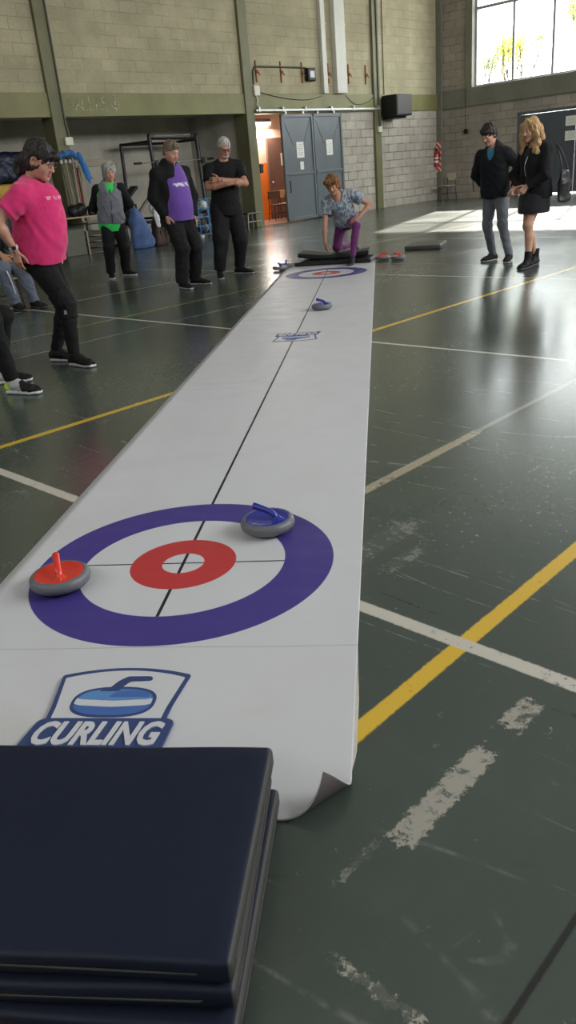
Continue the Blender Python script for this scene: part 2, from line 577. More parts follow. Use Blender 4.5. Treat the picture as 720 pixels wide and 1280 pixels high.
    at_u(19.83, .038, 6.5, 22, WH, .95, .56)
    at_u(16.5, .035, 5, 22, WH, .85, .56)
    at_u(15.5, .03, 3, 22, GR, .9, .55)
    at_u(12.4, .03, 3, 22, WH, .7, .55)
    at_u(9.5, .03, 2, 22, GR, .7, .55)
    at_v(12.10, .055, 3, 25, YE, .9, .57)
    at_v(15.195, .052, 3, 27, YE, 1.0, .585)
    at_u(23.07, .052, 3, 22, WH, 1.0, .565)
    # saw joints
    at_u(21.42, .006, 13.9, 22, (.01, .01, .01), .9, .7, 0.0)
    at_v(15.825, .012, 21.42, 30, (.008, .008, .008), 1.0, .9, .004)
    rough = n.math('ADD', n.ramp(big, .3, .75, .20, .26), n.ramp(fine, .45, .85, 0.0, .10))
    n.set(color=col, rough=rough, spec=1.0)
    n.bump(n.math('ADD', n.math('MULTIPLY', n.noise(1.6, 3), 1.0), n.math('MULTIPLY', fine, .05)), .07, .006)
    return n.m
M_floor = floor_mat()

# ------------------------------------------------------------------ shell
U1, V1, ZC = 30.0, 22.0, 7.6
bm = NB(); add_box(bm, (-.3, -3.2, -.1), (U1 + .3, V1 + .3, 0)); hobj('floor', bm, M_floor)
bm = NB(); add_box(bm, (-.3, -3.2, ZC), (U1 + .3, V1 + .3, ZC + .15)); hobj('ceiling', bm, M_ceil)
# long wall on the left of the view
bm = NB(); add_box(bm, (-.3, -.25, 3.22), (U1, 0, ZC)); hobj('wall_left', bm, M_blockA)
bm = NB(); add_box(bm, (-.3, -.25, 0), (6.7, 0, 2.76)); hobj('wall_left_lower', bm, M_blockA_low)
bm = NB(); add_box(bm, (20, -.25, 0), (U1, 0, 2.76)); hobj('wall_left_end', bm, M_blockA_low)
bm = NB(); add_box(bm, (-.0, -.26, 2.755), (U1, .045, 3.215), bevel=.01); hobj('beam_left', bm, M_beam)
for i, (a, b, d) in enumerate(((14.32, 14.62, -.35), (8.62, 8.92, -.40), (3.22, 3.52, -.25))):
    bm = NB(); add_box(bm, (a, d, 0), (b, .085, ZC), bevel=.012); hobj('pillar_left_%d' % (i + 1), bm, M_pil)
# far wall with the window and the grey door
bm = NB()
add_box(bm, (-.3, 0, 0), (0, 2.9, 2.755)); add_box(bm, (-.3, 2.9, 2.38), (0, 6.7, 2.755)); add_box(bm, (-.3, 6.7, 0), (0, V1, 2.755))
hobj('wall_far_lower', bm, M_blockB)
bm = NB(); add_box(bm, (-.3, 0, 3.27), (0, 1.12, ZC)); add_box(bm, (-.3, 11.6, 3.27), (0, V1, ZC)); add_box(bm, (-.3, 1.12, 6.65), (0, 11.6, ZC))
hobj('wall_far', bm, M_blockB)
bm = NB(); add_box(bm, (-.28, 0, 2.75), (.06, V1, 3.28), bevel=.012); hobj('beam_far', bm, M_beamB)
bm = NB(); add_box(bm, (-.02, -.02, 0), (.1, .20, ZC), bevel=.01); hobj('pillar_corner', bm, M_beamB)
bm = NB(); add_box(bm, (-.28, 1.08, 3.2), (.07, 1.31, ZC), bevel=.01); hobj('pillar_far', bm, M_beamB)
# walls behind and beside the camera
bm = NB(); add_box(bm, (-.3, V1, 0), (U1, V1 + .25, ZC)); hobj('wall_right', bm, M_blockA)
bm = NB(); add_box(bm, (U1, -.25, 0), (U1 + .25, V1 + .25, ZC)); hobj('wall_near', bm, M_blockB)
# storage bays below the beam
bm = NB(); add_box(bm, (8.72, -2.5, 0), (20.2, -2.3, 2.9)); hobj('wall_storage', bm, M_plaster)
bm = NB(); add_box(bm, (8.70, -2.3, 0), (8.86, -.38, 2.9)); hobj('wall_storage_side', bm, M_plaster)
bm = NB(); add_box(bm, (20.0, -2.3, 0), (20.2, -.25, 2.9)); hobj('wall_storage_end', bm, M_plaster)
bm = NB(); add_box(bm, (4.0, -2.6, 2.9), (20.2, -.26, 3.0)); hobj('ceiling_storage', bm, M_plaster)
# corridor behind the sliding door
bm = NB(); add_box(bm, (4.6, -2.0, 1.6), (8.7, -1.8, 2.9)); add_box(bm, (4.45, -2.0, 0), (4.6, -.25, 2.9)); hobj('wall_corridor', bm, M_peach)
bm = NB(); add_box(bm, (4.6, -2.0, .0), (8.7, -1.8, 1.6)); hobj('wall_corridor_lower', bm, M_orange)
bm = NB(); add_box(bm, (4.6, -1.8, 0), (8.7, -.02, .012)); hobj('floor_corridor', bm, M_corrfloor)

# ------------------------------------------------------------------ window in the far wall
M_frame = plain('window_frame_paint', (.33, .33, .33), .4)
M_glass = NT('window_glass')
tr = M_glass.n('ShaderNodeBsdfTransparent'); tr.inputs[0].default_value = (.93, .94, .93, 1)
gl = M_glass.n('ShaderNodeBsdfGlossy'); gl.inputs['Roughness'].default_value = .03
mx = M_glass.n('ShaderNodeMixShader'); mx.inputs[0].default_value = .06
M_glass.l(tr.outputs[0], mx.inputs[1]); M_glass.l(gl.outputs[0], mx.inputs[2]); M_glass.l(mx.outputs[0], M_glass.out.inputs[0])
M_glass = M_glass.m
bm = NB()
pitch = 1.285
for k in range(9):
    v = 1.33 + k * pitch
    add_box(bm, (-.20, v - .035, 3.28), (-.12, v + .035, 6.65), bevel=.006)
for z, h in ((3.30, .035), (5.42, .04), (6.63, .03)):
    add_box(bm, (-.195, 1.31, z - h), (-.125, 11.62, z + h), bevel=.006)
win = hobj('window_1', bm, M_frame)
win['label'] = 'tall steel framed window high in the far wall'
for k in range(8):
    bm = NB(); add_box(bm, (-.163, 1.33 + k * pitch + .03, 3.33), (-.157, 1.33 + (k + 1) * pitch - .03, 6.61)); hobj('window_pane', bm, M_glass, win)
# wire guard outside, from the third light onwards
M_wire = plain('galvanised_wire', (.42, .42, .42), .4, .6)
for k in (2, 3):
    bm = NB()
    v0, v1, z0, z1 = 1.33 + k * pitch, 1.33 + (k + 1) * pitch, 3.3, 6.6
    sp = .075
    for sgn in (1, -1):
        c = (z0 - v1 if sgn > 0 else z0 + v0)
        top = (z1 - v0 if sgn > 0 else z1 + v1)
        while c < top:
            # z = sgn*v + c, clipped to the panel
            pts = []
            for vv in (v0, v1):
                zz = sgn * vv + c
                if z0 <= zz <= z1: pts.append((vv, zz))
            for zz in (z0, z1):
                vv = sgn * (zz - c)
                if v0 < vv < v1: pts.append((vv, zz))
            if len(pts) >= 2:
                pts.sort()
                add_tube(bm, [(-.34, pts[0][0], pts[0][1]), (-.34, pts[-1][0], pts[-1][1])], .0028, 4)
            c += sp * 1.414
    hobj('window_guard', bm, M_wire, win)

# ------------------------------------------------------------------ doors
M_door = paint_mat('grey_door_paint', (.135, .155, .165), .38, .15, .5)
M_doorB = paint_mat('dark_grey_door_paint', (.085, .095, .11), .45, .15, .5)
M_paper = plain('paper_sheet', (.78, .77, .70), .8, var=.05)
M_ink = plain('faded_ink', (.25, .25, .24), .8)
M_steel = plain('worn_steel', (.42, .42, .40), .4, .7)
M_black = plain('black_metal', (.010, .010, .010), .5, spec=.35)

def notice(parent, u, v, z, w, h, plane='A', lines=6):
    """sheet of paper with faded ruled text, taped to a leaf."""
    bm = NB()
    if plane == 'A': add_box(bm, (u - w / 2, v, z - h / 2), (u + w / 2, v + .003, z + h / 2))
    else: add_box(bm, (u, v - w / 2, z - h / 2), (u + .003, v + w / 2, z + h / 2))
    p = obj('paper_notice', bm, M_paper, parent, label='white paper notice')
    bm = NB()
    for k in range(lines):
        zz = z + h / 2 - h * (k + 1.2) / (lines + 1.6); ww = w * (.36 if k % 3 else .25)
        if plane == 'A': add_box(bm, (u - ww, v + .003, zz - h * .012), (u + ww, v + .0035, zz + h * .012))
        else: add_box(bm, (u + .003, v - ww, zz - h * .012), (u + .0035, v + ww, zz + h * .012))
    obj('printed_lines', bm, M_ink, p)

# sliding door of two leaves, hung from a rail along the beam
d1 = tag(bpy.data.objects.new('door_1', None), kind='structure'); COL.objects.link(d1); d1.matrix_world = HALL
d1['label'] = 'grey steel sliding door of two panelled leaves'
for (a, b) in ((5.20, 6.44), (6.46, 7.73)):
    bm = NB()
    add_box(bm, (a, .10, .03), (b, .135, 2.72))
    leaf = obj('door_leaf', bm, M_door, d1)
    bm = NB()
    for lo, hi in (((a, .09, .03), (a + .07, .165, 2.72)), ((b - .07, .09, .03), (b, .165, 2.72)), ((a, .09, 2.64), (b, .165, 2.72)), ((a, .09, .03), (b, .165, .11)), ((a, .09, 1.20), (b, .165, 1.27))):
        add_box(bm, lo, hi, bevel=.006)
    obj('leaf_frame', bm, M_door, leaf)
    # pressed folds that run to the corners of the sheet
    bm = NB()
    c = ((a + b) / 2, 1.95)
    for cu, cz in ((a + .08, 2.62), (b - .08, 2.62)):
        add_tube(bm, [(cu, .138, cz), (c[0] + (cu - c[0]) * .35, .138, c[1])], .006, 6)
    obj('pressed_fold', bm, M_door, leaf)
notice(d1, 7.03, .136, 1.83, .30, .40); notice(d1, 7.0, .136, 1.43, .14, .20, lines=4); notice(d1, 5.78, .136, 1.85, .27, .40)
bm = NB(); add_tube(bm, [(7.60, .17, 1.05), (7.60, .21, 1.06), (7.60, .21, .78), (7.60, .17, .77)], .014, 8); obj('door_handle', bm, M_black, d1)
bm = NB(); add_box(bm, (3.3, .09, 2.79), (8.62, .15, 2.85), bevel=.01)
for u in (3.4, 4.6, 5.6, 6.7, 7.6, 8.5): add_box(bm, (u - .03, .045, 2.78), (u + .03, .16, 2.90), bevel=.006)
hobj('door_rail', bm, M_steel, d1)
for u in (5.5, 6.2, 6.8, 7.5):
    bm = NB(); add_box(bm, (u - .03, .10, 2.70), (u + .03, .14, 2.80), bevel=.008); obj('roller_hanger', bm, M_steel, d1)
# lock box on the pillar edge of the doorway
bm = NB(); add_box(bm, (8.50, .02, 1.33), (8.61, .10, 1.55), bevel=.01); add_tube(bm, [(8.52, .06, 1.5), (8.44, .06, 1.5)], .015, 8)
o = hobj('door_latch', bm, M_black, d1)

# dark double door in the far wall
d2 = tag(bpy.data.objects.new('door_2', None), kind='structure'); COL.objects.link(d2); d2.matrix_world = HALL
d2['label'] = 'dark grey steel double door in the far wall'
bm = NB(); add_box(bm, (-.2, 2.9, 0), (.008, 2.98, 2.39), bevel=.006); add_box(bm, (-.2, 6.62, 0), (.008, 6.705, 2.39), bevel=.006); add_box(bm, (-.2, 2.895, 2.31), (.008, 6.705, 2.39), bevel=.006)
obj('door_frame', bm, M_doorB, d2)
for a, b in ((2.99, 4.78), (4.80, 6.61)):
    bm = NB(); add_box(bm, (-.06, a, .035), (-.01, b, 2.30), bevel=.004)
    leaf = obj('door_leaf', bm, M_doorB, d2)
    bm = NB()
    for lo, hi in (((-.01, a, 1.12), (.004, b, 1.18)), ((-.01, a, .04), (.004, a + .06, 2.3)), ((-.01, b - .06, .04), (.004, b, 2.3))): add_box(bm, lo, hi, bevel=.003)
    obj('leaf_frame', bm, M_doorB, leaf)
notice(d2, .004, 4.55 + .12, 2.0, .40, .26, 'B'); notice(d2, .004, 4.55 + .12, 1.60, .40, .26, 'B')

# brown inner door of the corridor, leaning ajar
M_brown = plain('brown_door_paint', (.17, .085, .06), .5, var=.15)
d3 = tag(bpy.data.objects.new('door_3', None), kind='structure'); COL.objects.link(d3); d3.matrix_world = HALL
d3['label'] = 'brown inner door in the corridor'
bm = NB(); add_box(bm, (5.4, -1.79, .02), (6.42, -1.72, 2.27), bevel=.006); obj('door_leaf', bm, M_brown, d3)
bm = NB(); add_sphere(bm, (6.33, -1.69, 1.05), .03); obj('door_knob', bm, M_steel, d3, smooth=True)
notice(d3, 5.72, -1.718, 1.67, .34, .34)
# ------------------------------------------------------------------ curling mat
MX, MY = -.7557, 6.69      # centre of the mat
def mat_print():
    n = NT('printed_vinyl')
    X = n.xyz(); x, y = X[0], X[1]
    ay = n.math('SUBTRACT', n.math('ABSOLUTE', y), 4.209)
    r = n.math('SQRT', n.math('ADD', n.math('MULTIPLY', x, x), n.math('MULTIPLY', ay, ay)))
    e = .0016
    def step(v, a): return n.ramp(v, a - e, a + e, 0, 1)
    def inv(v): return n.math('SUBTRACT', 1.0, v)
    dirt = n.ramp(n.noise(2.2, 5, .6), .45, .8, 0, .35)
    white = n.mix(dirt, (.59, .595, .615), (.52, .515, .50))
    smudge = n.math('MULTIPLY', n.ramp(n.noise(1.6, 3), .5, .75, 0, .5), n.ramp(n.math('ABSOLUTE', y), 4.6, 5.3, 0, 1))
    white = n.mix(smudge, white, (.50, .475, .42))
    lines = n.ramp(n.math('ABSOLUTE', x), .0052, .0066, 1, 0)
    lines = n.math('MULTIPLY', lines, step(n.math('MULTIPLY', ay, -1.0), -.3716)) # centre line ends at the near rings
    cross = n.math('MULTIPLY', n.ramp(n.math('ABSOLUTE', ay), .0034, .0046, 1, 0), inv(step(r, .3716)))
    ln = n.math('MAXIMUM', lines, cross)
    col = n.mix(ln, white, (.016, .015, .02))
    red = n.math('MULTIPLY', step(r, .0766), inv(step(r, .1933)))
    col = n.mix(red, col, (.50, .042, .045))
    blue = n.math('MULTIPLY', step(r, .3716), inv(step(r, .5466)))
    spk = n.ramp(n.noise(60, 3, .7), .70, .76, 0, .5)
    col = n.mix(blue, col, n.mix(spk, (.058, .042, .235), (.22, .2, .45)))
    seam = n.ramp(n.math('ABSOLUTE', n.math('SUBTRACT', n.math('ABSOLUTE', y), 4.76)), .0012, .0028, .7, 0)
    col = n.mix(seam, col, (.33, .33, .34))
    marks = n.ramp(n.noise(9, 8, .75, n.mapping((1, .25, 1))), .66, .74, 0, .22)
    col = n.mix(marks, col, (.40, .39, .37))
    n.set(color=col, rough=n.ramp(n.noise(5, 4), .3, .7, .36, .5), spec=.4)
    wav = n.noise(2.6, 2, .5, n.mapping((.55, 1.6, 1)))
    fold = n.noise(1.4, 2, .5, n.mapping((2.2, .8, 1), (0, 0, .7)))
    n.bump(n.math('ADD', wav, n.math('MULTIPLY', fold, .8)), .22, .05)
    return n.m
M_mat = mat_print()
M_matback = plain('mat_backing', (.085, .072, .072), .7, var=.25)
M_matedge = plain('mat_edge', (.48, .47, .45), .6)

mat_root = thing('curling_mat', 'long white roll-out curling mat with blue and red rings laid across the green floor', 'mat', (MX, MY, 0))
def mat_point(x, y, top):
    """flat sheet with gentle swells near the loose end, its near right corner curling up over itself."""
    z = .0035 if top else .0008
    near = max(0, min(1, (-4.55 - y) / .8))
    z += near * .010 * (1 + math.sin(x * 9 + y * 5)) * .5 * max(0, min(1, (y + 5.16) / .14))
    # curl about the diagonal fold
    p1 = Vector((-.262 - MX, 1.262 - MY)); p2 = Vector((-.104 - MX, 1.405 - MY))
    RC = .040
    d = (p2 - p1).normalized(); nrm = Vector((d.y, -d.x))      # towards the corner
    s = (Vector((x, y)) - p1).dot(nrm)
    t = (Vector((x, y)) - p1).dot(d)
    if s > -.05:
        lift = max(0, 1 - abs(t / (p2 - p1).length - .5) * .9)
        r = RC + (0 if top else .003)
        if s > 0:
            a = s / RC
            h = Vector((x, y)) - nrm * s + nrm * (r * math.sin(a)) 
            z += RC + .0005 - r * math.cos(a) + (0 if top else .0) - (.0005)
            return (h.x, h.y, z + .006 * lift)
        z += .006 * lift * (1 + s / .05)
    return (x, y, z)
def build_mat():
    hw = .647
    xs = [-hw + 2 * hw * i / 30 for i in range(25)] + [hw - .25 + .25 * i / 56 for i in range(57)]
    xs = sorted(set(round(v, 5) for v in xs))
    ys = [-5.43 + .005 * i for i in range(44)] + [-5.20 + .02 * i for i in range(16)] + [-4.86 + .08 * i for i in range(12)]
    yy = ys[-1]
    while yy < 5.41:
        yy += .2; ys.append(min(yy, 5.41))
    bm = NB()
    for top in (True, False):
        g = [[bm.verts.new(mat_point(x, y, top)) for x in xs] for y in ys]
        for j in range(len(ys) - 1):
            for i in range(len(xs) - 1):
                q = (g[j][i], g[j][i + 1], g[j + 1][i + 1], g[j + 1][i])
                f = bm.faces.new(q if top else tuple(reversed(q))); f.material_index = 0 if top else 1
        if top: T = g
        else: B = g
    def rim(a, b):
        for k in range(len(a) - 1):
            f = bm.faces.new((a[k], b[k], b[k + 1], a[k + 1])); f.material_index = 2
    rim(T[0], B[0]); rim(list(reversed(T[-1])), list(reversed(B[-1])))
    rim([r[-1] for r in T], [r[-1] for r in B]); rim(list(reversed([r[0] for r in T])), list(reversed([r[0] for r in B])))
    o = obj('printed_sheet', bm, [M_mat, M_matback, M_matedge], mat_root, smooth=True)
    return o
build_mat()
bm = NB()
for k in range(23):
    y0, y1 = 1.42 + k * .022, 1.42 + (k + 1) * .022
    a = .009 * min(1, (1.93 - y0) / .25) * min(1, max(0, (y0 - 1.42) / .06)); b = .009 * min(1, max(0, (1.93 - y1) / .25)) * min(1, max(0, (y1 - 1.42) / .06))
    add_prism(bm, [(.645, y0 - MY), (.647 + a, y0 - MY), (.647 + b, y1 - MY), (.645, y1 - MY)], .0006, .0022)
obj('under_hem', bm, plain('hem_cloth', (.58, .54, .47), .8, var=.25, scale=30), mat_root)

M_navy = plain('print_navy', (.035, .06, .17), .5, var=.05)
M_lblue = plain('print_light_blue', (.10, .25, .52), .5, var=.05)
M_mblue = plain('print_mid_blue', (.06, .14, .40), .5, var=.05)
M_pwhite = plain('print_white', (.59, .595, .615), .5, var=.03)
M_pgrey = plain('print_grey', (.45, .46, .50), .5, var=.03)
def arc_poly(pts): return pts
def mat_logo(cx, cy, rot):
    """shield with a curling stone over a lettered band; the artwork is .38 wide."""
    root = bpy.data.objects.new('printed_logo', None); COL.objects.link(root); root.parent = mat_root
    root.location = (cx, cy, 0); root.rotation_euler = (0, 0, rot)
    root['label'] = 'printed blue curling emblem'
    Z = [.0042 if rot else .0115]
    def layer(name, poly, m, dz=.0004):
        bm = NB(); add_prism(bm, poly, Z[0] - (.006 if not rot else .0015), Z[0]); Z[0] += dz
        return obj(name, bm, m, root)
    def shield(g):
        top = [(-.187 + g + .374 * t - 2 * g * t, .145 - g + .034 * (1 - (2 * t - 1) ** 2)) for t in [i / 14 for i in range(15)]]
        return [(-.160 + g, -.08), (.160 - g, -.08)] + [(.166 - g, .0)] + list(reversed(top)) + [(-.166 + g, .0)]
    layer('shield_border', rounded(shield(0), .008), M_navy)
    layer('shield_field', rounded(shield(.0135), .006), M_pwhite)
    layer('lettered_band', rounded([(-.200, -.178), (-.180, -.058), (-.163, -.046), (.170, -.046), (.187, -.058), (.178, -.178)], .014), M_navy)
    def el(rx, ry, cx_=0, cy_=.022, n=40, p=2.6):
        return [(cx_ + math.copysign(abs(math.cos(a)) ** (2 / p), math.cos(a)) * rx, cy_ + math.copysign(abs(math.sin(a)) ** (2 / p), math.sin(a)) * ry) for a in [2 * PI * i / n for i in range(n)]]
    layer('stone_outline', el(.117, .066), M_navy)
    layer('stone_body', el(.108, .057), M_mblue)
    layer('stone_cap', [p for p in el(.100, .038, 0, .036)], M_lblue)
    layer('stone_shade', rounded([(-.02, .041), (.098, .041), (.09, .062), (.04, .072), (-.005, .064)], .01), M_mblue)
    layer('stone_stripe', rounded([(-.106, .036), (-.09, .030), (0, .024), (.09, .030), (.106, .036), (.107, .012), (.09, .005), (0, -.002), (-.09, .005), (-.107, .012)], .004), M_pwhite)
    h = [(-.055, .068), (-.028, .080), (-.012, .112), (.010, .134), (.075, .134), (.083, .126), (.080, .116), (.022, .113), (.008, .090), (.004, .068)]
    layer('handle_outline', rounded(h, .008), M_navy)
    t = text_bm('CURLING', .088, .0006, .25, .0030, 'CENTER', 1.0, 1.03)
    xs = [v.co.x for v in t.verts]; ysv = [v.co.y for v in t.verts]
    w0, h0 = max(xs) - min(xs), max(ysv) - min(ysv)
    for v in t.verts:
        v.co.x = (v.co.x - (max(xs) + min(xs)) / 2) * .335 / w0; v.co.y = (v.co.y - (max(ysv) + min(ysv)) / 2) * .092 / h0 - .108
        v.co.z = Z[0] + (.0004 if v.co.z > 0 else -.004)
    obj('lettering', t, M_pwhite, root)
mat_logo(0.0, 1.637 - MY, 0)
mat_logo(.012, 6.605 - MY, PI)

# ------------------------------------------------------------------ curling stones
M_granite = NT('moulded_grey_plastic')
_f = M_granite.noise(120, 4)
M_granite.set(color=M_granite.mix(_f, (.115, .125, .14), (.16, .17, .185)), rough=.42)
M_granite = M_granite.m
M_redp = plain('red_plastic', (.72, .035, .02), .25, var=.06, coat=.3)
M_bluep = plain('blue_plastic', (.016, .028, .30), .22, var=.06, coat=.4)
M_ball = plain('bearing_ball', (.75, .75, .75), .2, .6)
def make_stone(mat, label, x, y, rot, group, tone):
    t = thing('curling_stone', label, 'curling stone', (x, y, .0022 if abs(x - MX) < .75 else 0), rot, group)
    B = .0105
    bm = NB()
    prof = [(.055, B), (.082, B), (.093, B + .004), (.1015, B + .012), (.1055, B + .022), (.1055, B + .030), (.102, B + .040), (.096, B + .046), (.090, B + .049), (.0865, B + .0485), (.0855, B + .046), (.05, B + .043)]
    add_lathe(bm, prof, 48)
    obj('stone_body', bm, M_granite, t, smooth=True)
    bm = NB()
    add_lathe(bm, [(.0855, B + .036), (.0860, B + .0475), (.083, B + .049), (.076, B + .0475), (.05, B + .0445), (.02, B + .044), (.001, B + .044)], 48)
    obj('top_disc', bm, mat, t, smooth=True, label=tone + ' top disc')
    # gooseneck: a flared post that sweeps over into the grip
    pts = catmull([(.040, 0, B + .036), (.036, 0, B + .050), (.028, 0, B + .063), (.010, 0, B + .074), (-.018, 0, B + .082), (-.048, 0, B + .089), (-.056, 0, B + .090)], 5)
    rs = []
    for i, p in enumerate(pts):
        k = i / (len(pts) - 1)
        rs.append(.021 * max(0, 1 - k * 5) + .0125 + .001 * math.sin(k * 9) if k < .93 else .0125 * math.sqrt(max(.05, 1 - ((k - .93) / .075) ** 2)))
    bm = NB(); add_tube(bm, pts, rs, 16)
    add_tube(bm, catmull([(.072, 0, B + .0455), (.056, 0, B + .049), (.043, 0, B + .058), (.032, 0, B + .067)], 4), [.004, .005, .006, .006, .006, .006, .006, .006, .006, .006, .006, .006, .005], 8)
    obj('handle', bm, mat, t, smooth=True, label=tone + ' gooseneck handle')
    for k in range(3):
        a = 2 * PI * k / 3 + .4
        bm = NB(); add_sphere(bm, (.066 * math.cos(a), .066 * math.sin(a), .0075), .0055, u=10, v=6)
        obj('roller_ball', bm, M_ball, t, smooth=True)
    return t
GB, GR_ = 'blue handled stones', 'red handled stones'
make_stone(M_redp, 'red-topped curling stone on the left edge of the near blue ring', -1.158, 2.325, R(-66), GR_, 'red')
make_stone(M_bluep, 'blue-topped curling stone on the right side of the near blue ring', -.476, 2.742, R(-18), GB, 'blue')
make_stone(M_bluep, 'blue-handled curling stone alone on the white mat beyond the small emblem', -.612, 7.93, R(-12), GB, 'blue')
make_stone(M_bluep, 'blue-handled curling stone at the far left mat edge, nearer of the pair', -1.462, 11.62, R(80), GB, 'blue')
make_stone(M_bluep, 'blue-handled curling stone just behind another one at the far left mat edge', -1.405, 11.95, R(95), GB, 'blue')
make_stone(M_redp, 'red-handled curling stone right of the black mats, touching the mat side', -.002, 11.97, R(185), GR_, 'red')
make_stone(M_redp, 'red-handled curling stone right of the black mats, outer of the red pair', .215, 11.85, R(-5), GR_, 'red')

# ------------------------------------------------------------------ gym mats
def vinyl(name, c, r=.42):
    n = NT(name)
    f = n.noise(3, 4)
    n.set(color=n.mix(f, tuple(x * .85 for x in c), tuple(x * 1.15 for x in c)), rough=r, spec=.3)
    a = n.noise(7, 3, .5, n.mapping((1, .5, 1), (0, 0, .6)), .7); g = n.noise(300, 2)
    n.bump(n.math('ADD', a, n.math('MULTIPLY', g, .025)), .35, .02)
    return n.m
M_vnavy = vinyl('navy_vinyl', (.0075, .0118, .028), .55)
M_vblack = vinyl('black_vinyl', (.011, .011, .012), .42)
M_vside = plain('mat_side_vinyl', (.045, .044, .040), .6)
M_piping = plain('mat_piping', (.03, .03, .03), .5)
def slab_bm(w, d, h, sag=None, nx=24, ny=10, puff=.004, seed=1, rad=.012):
    """padded slab, w along x, d along y, resting on z=0, soft edges; sag(x,y) lifts it."""
    rng = random.Random(seed)
    bm = NB(); add_box(bm, (-w / 2, -d / 2, 0), (w / 2, d / 2, h), bevel=rad, seg=3)
    bmesh.ops.bisect_plane
    for i in range(1, nx):
        x = -w / 2 + w * i / nx
        bmesh.ops.bisect_plane(bm, geom=bm.verts[:] + bm.edges[:] + bm.faces[:], plane_co=(x, 0, 0), plane_no=(1, 0, 0))
    for i in range(1, ny):
        y = -d / 2 + d * i / ny
        bmesh.ops.bisect_plane(bm, geom=bm.verts[:] + bm.edges[:] + bm.faces[:], plane_co=(0, y, 0), plane_no=(0, 1, 0))
    ph = [rng.uniform(0, 6) for _ in range(4)]
    for v in bm.verts:
        x, y = v.co.x, v.co.y
        k = v.co.z / h
        ex = 1 - (2 * x / w) ** 6; ey = 1 - (2 * y / d) ** 6
        v.co.z += k * puff * (ex * ey + .5 * math.sin(9 * x + ph[0]) * math.sin(11 * y + ph[1])) - (0 if k > .5 else 0)
        bulge = .25 * puff * math.sin(14 * (x + y) + ph[2])
        if abs(2 * y / d) > .9: v.co.y += bulge * (1 if y > 0 else -1)
        if sag: v.co.z += sag(x, y)
    return bm
def gym_mat(label, x, y, z, rot, w, d, h, mat, group, seed=1, sag=None, side=None, seam=True):
    t = thing('gym_mat', label, 'exercise mat', (x, y, z), rot, group)
    bm = slab_bm(w, d, h, sag, seed=seed)
    bm.normal_update()
    for f in bm.faces:
        if abs(f.normal.x) > .5: f.material_index = 1
    obj('pad', bm, [mat, side or M_vside], t, smooth=True)
    if seam:
        pts = []
        zz = h * .5
        q = [(-w / 2, -d / 2), (w / 2, -d / 2), (w / 2, d / 2), (-w / 2, d / 2)]
        for i in range(4):
            a, b = q[i], q[(i + 1) % 4]
            for k in range(12):
                s = .06 + .88 * k / 11
                px, py = a[0] + (b[0] - a[0]) * s, a[1] + (b[1] - a[1]) * s
                pts.append((px, py, zz + (sag(px, py) if sag else 0)))
        bm = NB(); add_tube(bm, pts, .0028, 6, closed=True)
        obj('piping', bm, M_piping, t, smooth=True)
    return t
G1 = 'navy gym mats stacked at the near end'
gym_mat('navy gym mat lying at the bottom of the near stack', -.764, 1.049, .0065, R(-.5), 1.00, .53, .044, M_vnavy, G1, 3)
gym_mat('navy gym mat in the middle of the near stack', -.772, 1.054, .0570, R(.8), 1.00, .51, .044, M_vnavy, G1, 4)
gym_mat('navy gym mat on top of the near stack, hiding part of the printed lettering', -.768, 1.068, .1075, R(-.3), 1.00, .505, .048, M_vnavy, G1, 5)
G2 = 'black mats under the kneeling person'
gym_mat('black padded mat lying flat under the kneeling person', -.69, 12.10, .005, R(-8), 1.12, .56, .055, M_vblack, G2, 6, side=M_vblack)
gym_mat('black folded mat with raised ends on top of the flat one', -.70, 12.24, .066, R(-5), 1.04, .50, .060, M_vblack, G2, 7, side=M_vblack,
        sag=lambda x, y: .050 * max(0, (-x - .16) / .36) ** 1.3 + .030 * max(0, (x - .20) / .32) ** 1.5)
gym_mat('black mat, its top coloured grey for reflected light, lying alone behind the red stones', .69, 13.33, .004, R(-12), .56, .72, .06, vinyl('painted_sheen_vinyl', (.055, .055, .055), .3), None, 8, side=M_vblack)  # grey colour stands for light reflected off the black vinyl

# ------------------------------------------------------------------ long-wall fittings
M_cable = plain('dark_cable', (.03, .03, .025), .6)
M_conduit = plain('painted_conduit', (.06, .06, .035), .5)
M_whitebox = plain('white_plastic_box', (.66, .64, .52), .5)
M_rust = plain('rusty_iron', (.24, .085, .03), .85, var=.4, scale=30)
M_duct = plain('white_painted_duct', (.60, .59, .52), .6, var=.08, scale=3)
t = hthing('floodlight', 'small black floodlight fed by a dark conduit on the upper wall', 'light', 0, 0)
bm = NB(); add_tube(bm, [(8.52, .03, 3.43), (8.50, .03, 3.72), (8.45, .03, 3.82), (8.3, .03, 3.84), (6.55, .03, 3.85), (6.42, .04, 3.83)], .022, 8); obj('conduit', bm, M_conduit, t)
bm = NB(); add_box(bm, (6.20, .03, 3.52), (6.52, .16, 3.84), bevel=.03); obj('lamp_housing', bm, M_black, t)
bm = NB(); add_box(bm, (6.27, .155, 3.60), (6.45, .17, 3.76), bevel=.008); obj('lamp_lens', bm, plain('lamp_lens', (.35, .35, .36), .15), t)
t = hthing('junction_box', 'white junction box on the olive beam beside the doorway pillar', 'electrical box', 0, 0)
bm = NB(); add_box(bm, (8.40, .05, 3.16), (8.60, .13, 3.40), bevel=.02); obj('box_body', bm, M_whitebox, t)
bm = NB(); add_tube(bm, [(8.5, .08, 3.16), (8.47, .08, 3.05), (8.52, .09, 2.96), (8.46, .08, 2.93)], .018, 7); obj('cable_tail', bm, M_whitebox, t)
bm = NB(); add_tube(bm, catmull([(8.40, .06, 3.26), (7.9, .06, 3.17), (7.2, .06, 3.09), (6.6, .06, 3.07), (6.2, .06, 3.11), (5.90, .06, 3.17)], 6), .009, 6)
tag(hobj('sagging_cable', bm, M_cable, kind=None), 'thin dark cable sagging along the beam left of the white ducts', 'cable')
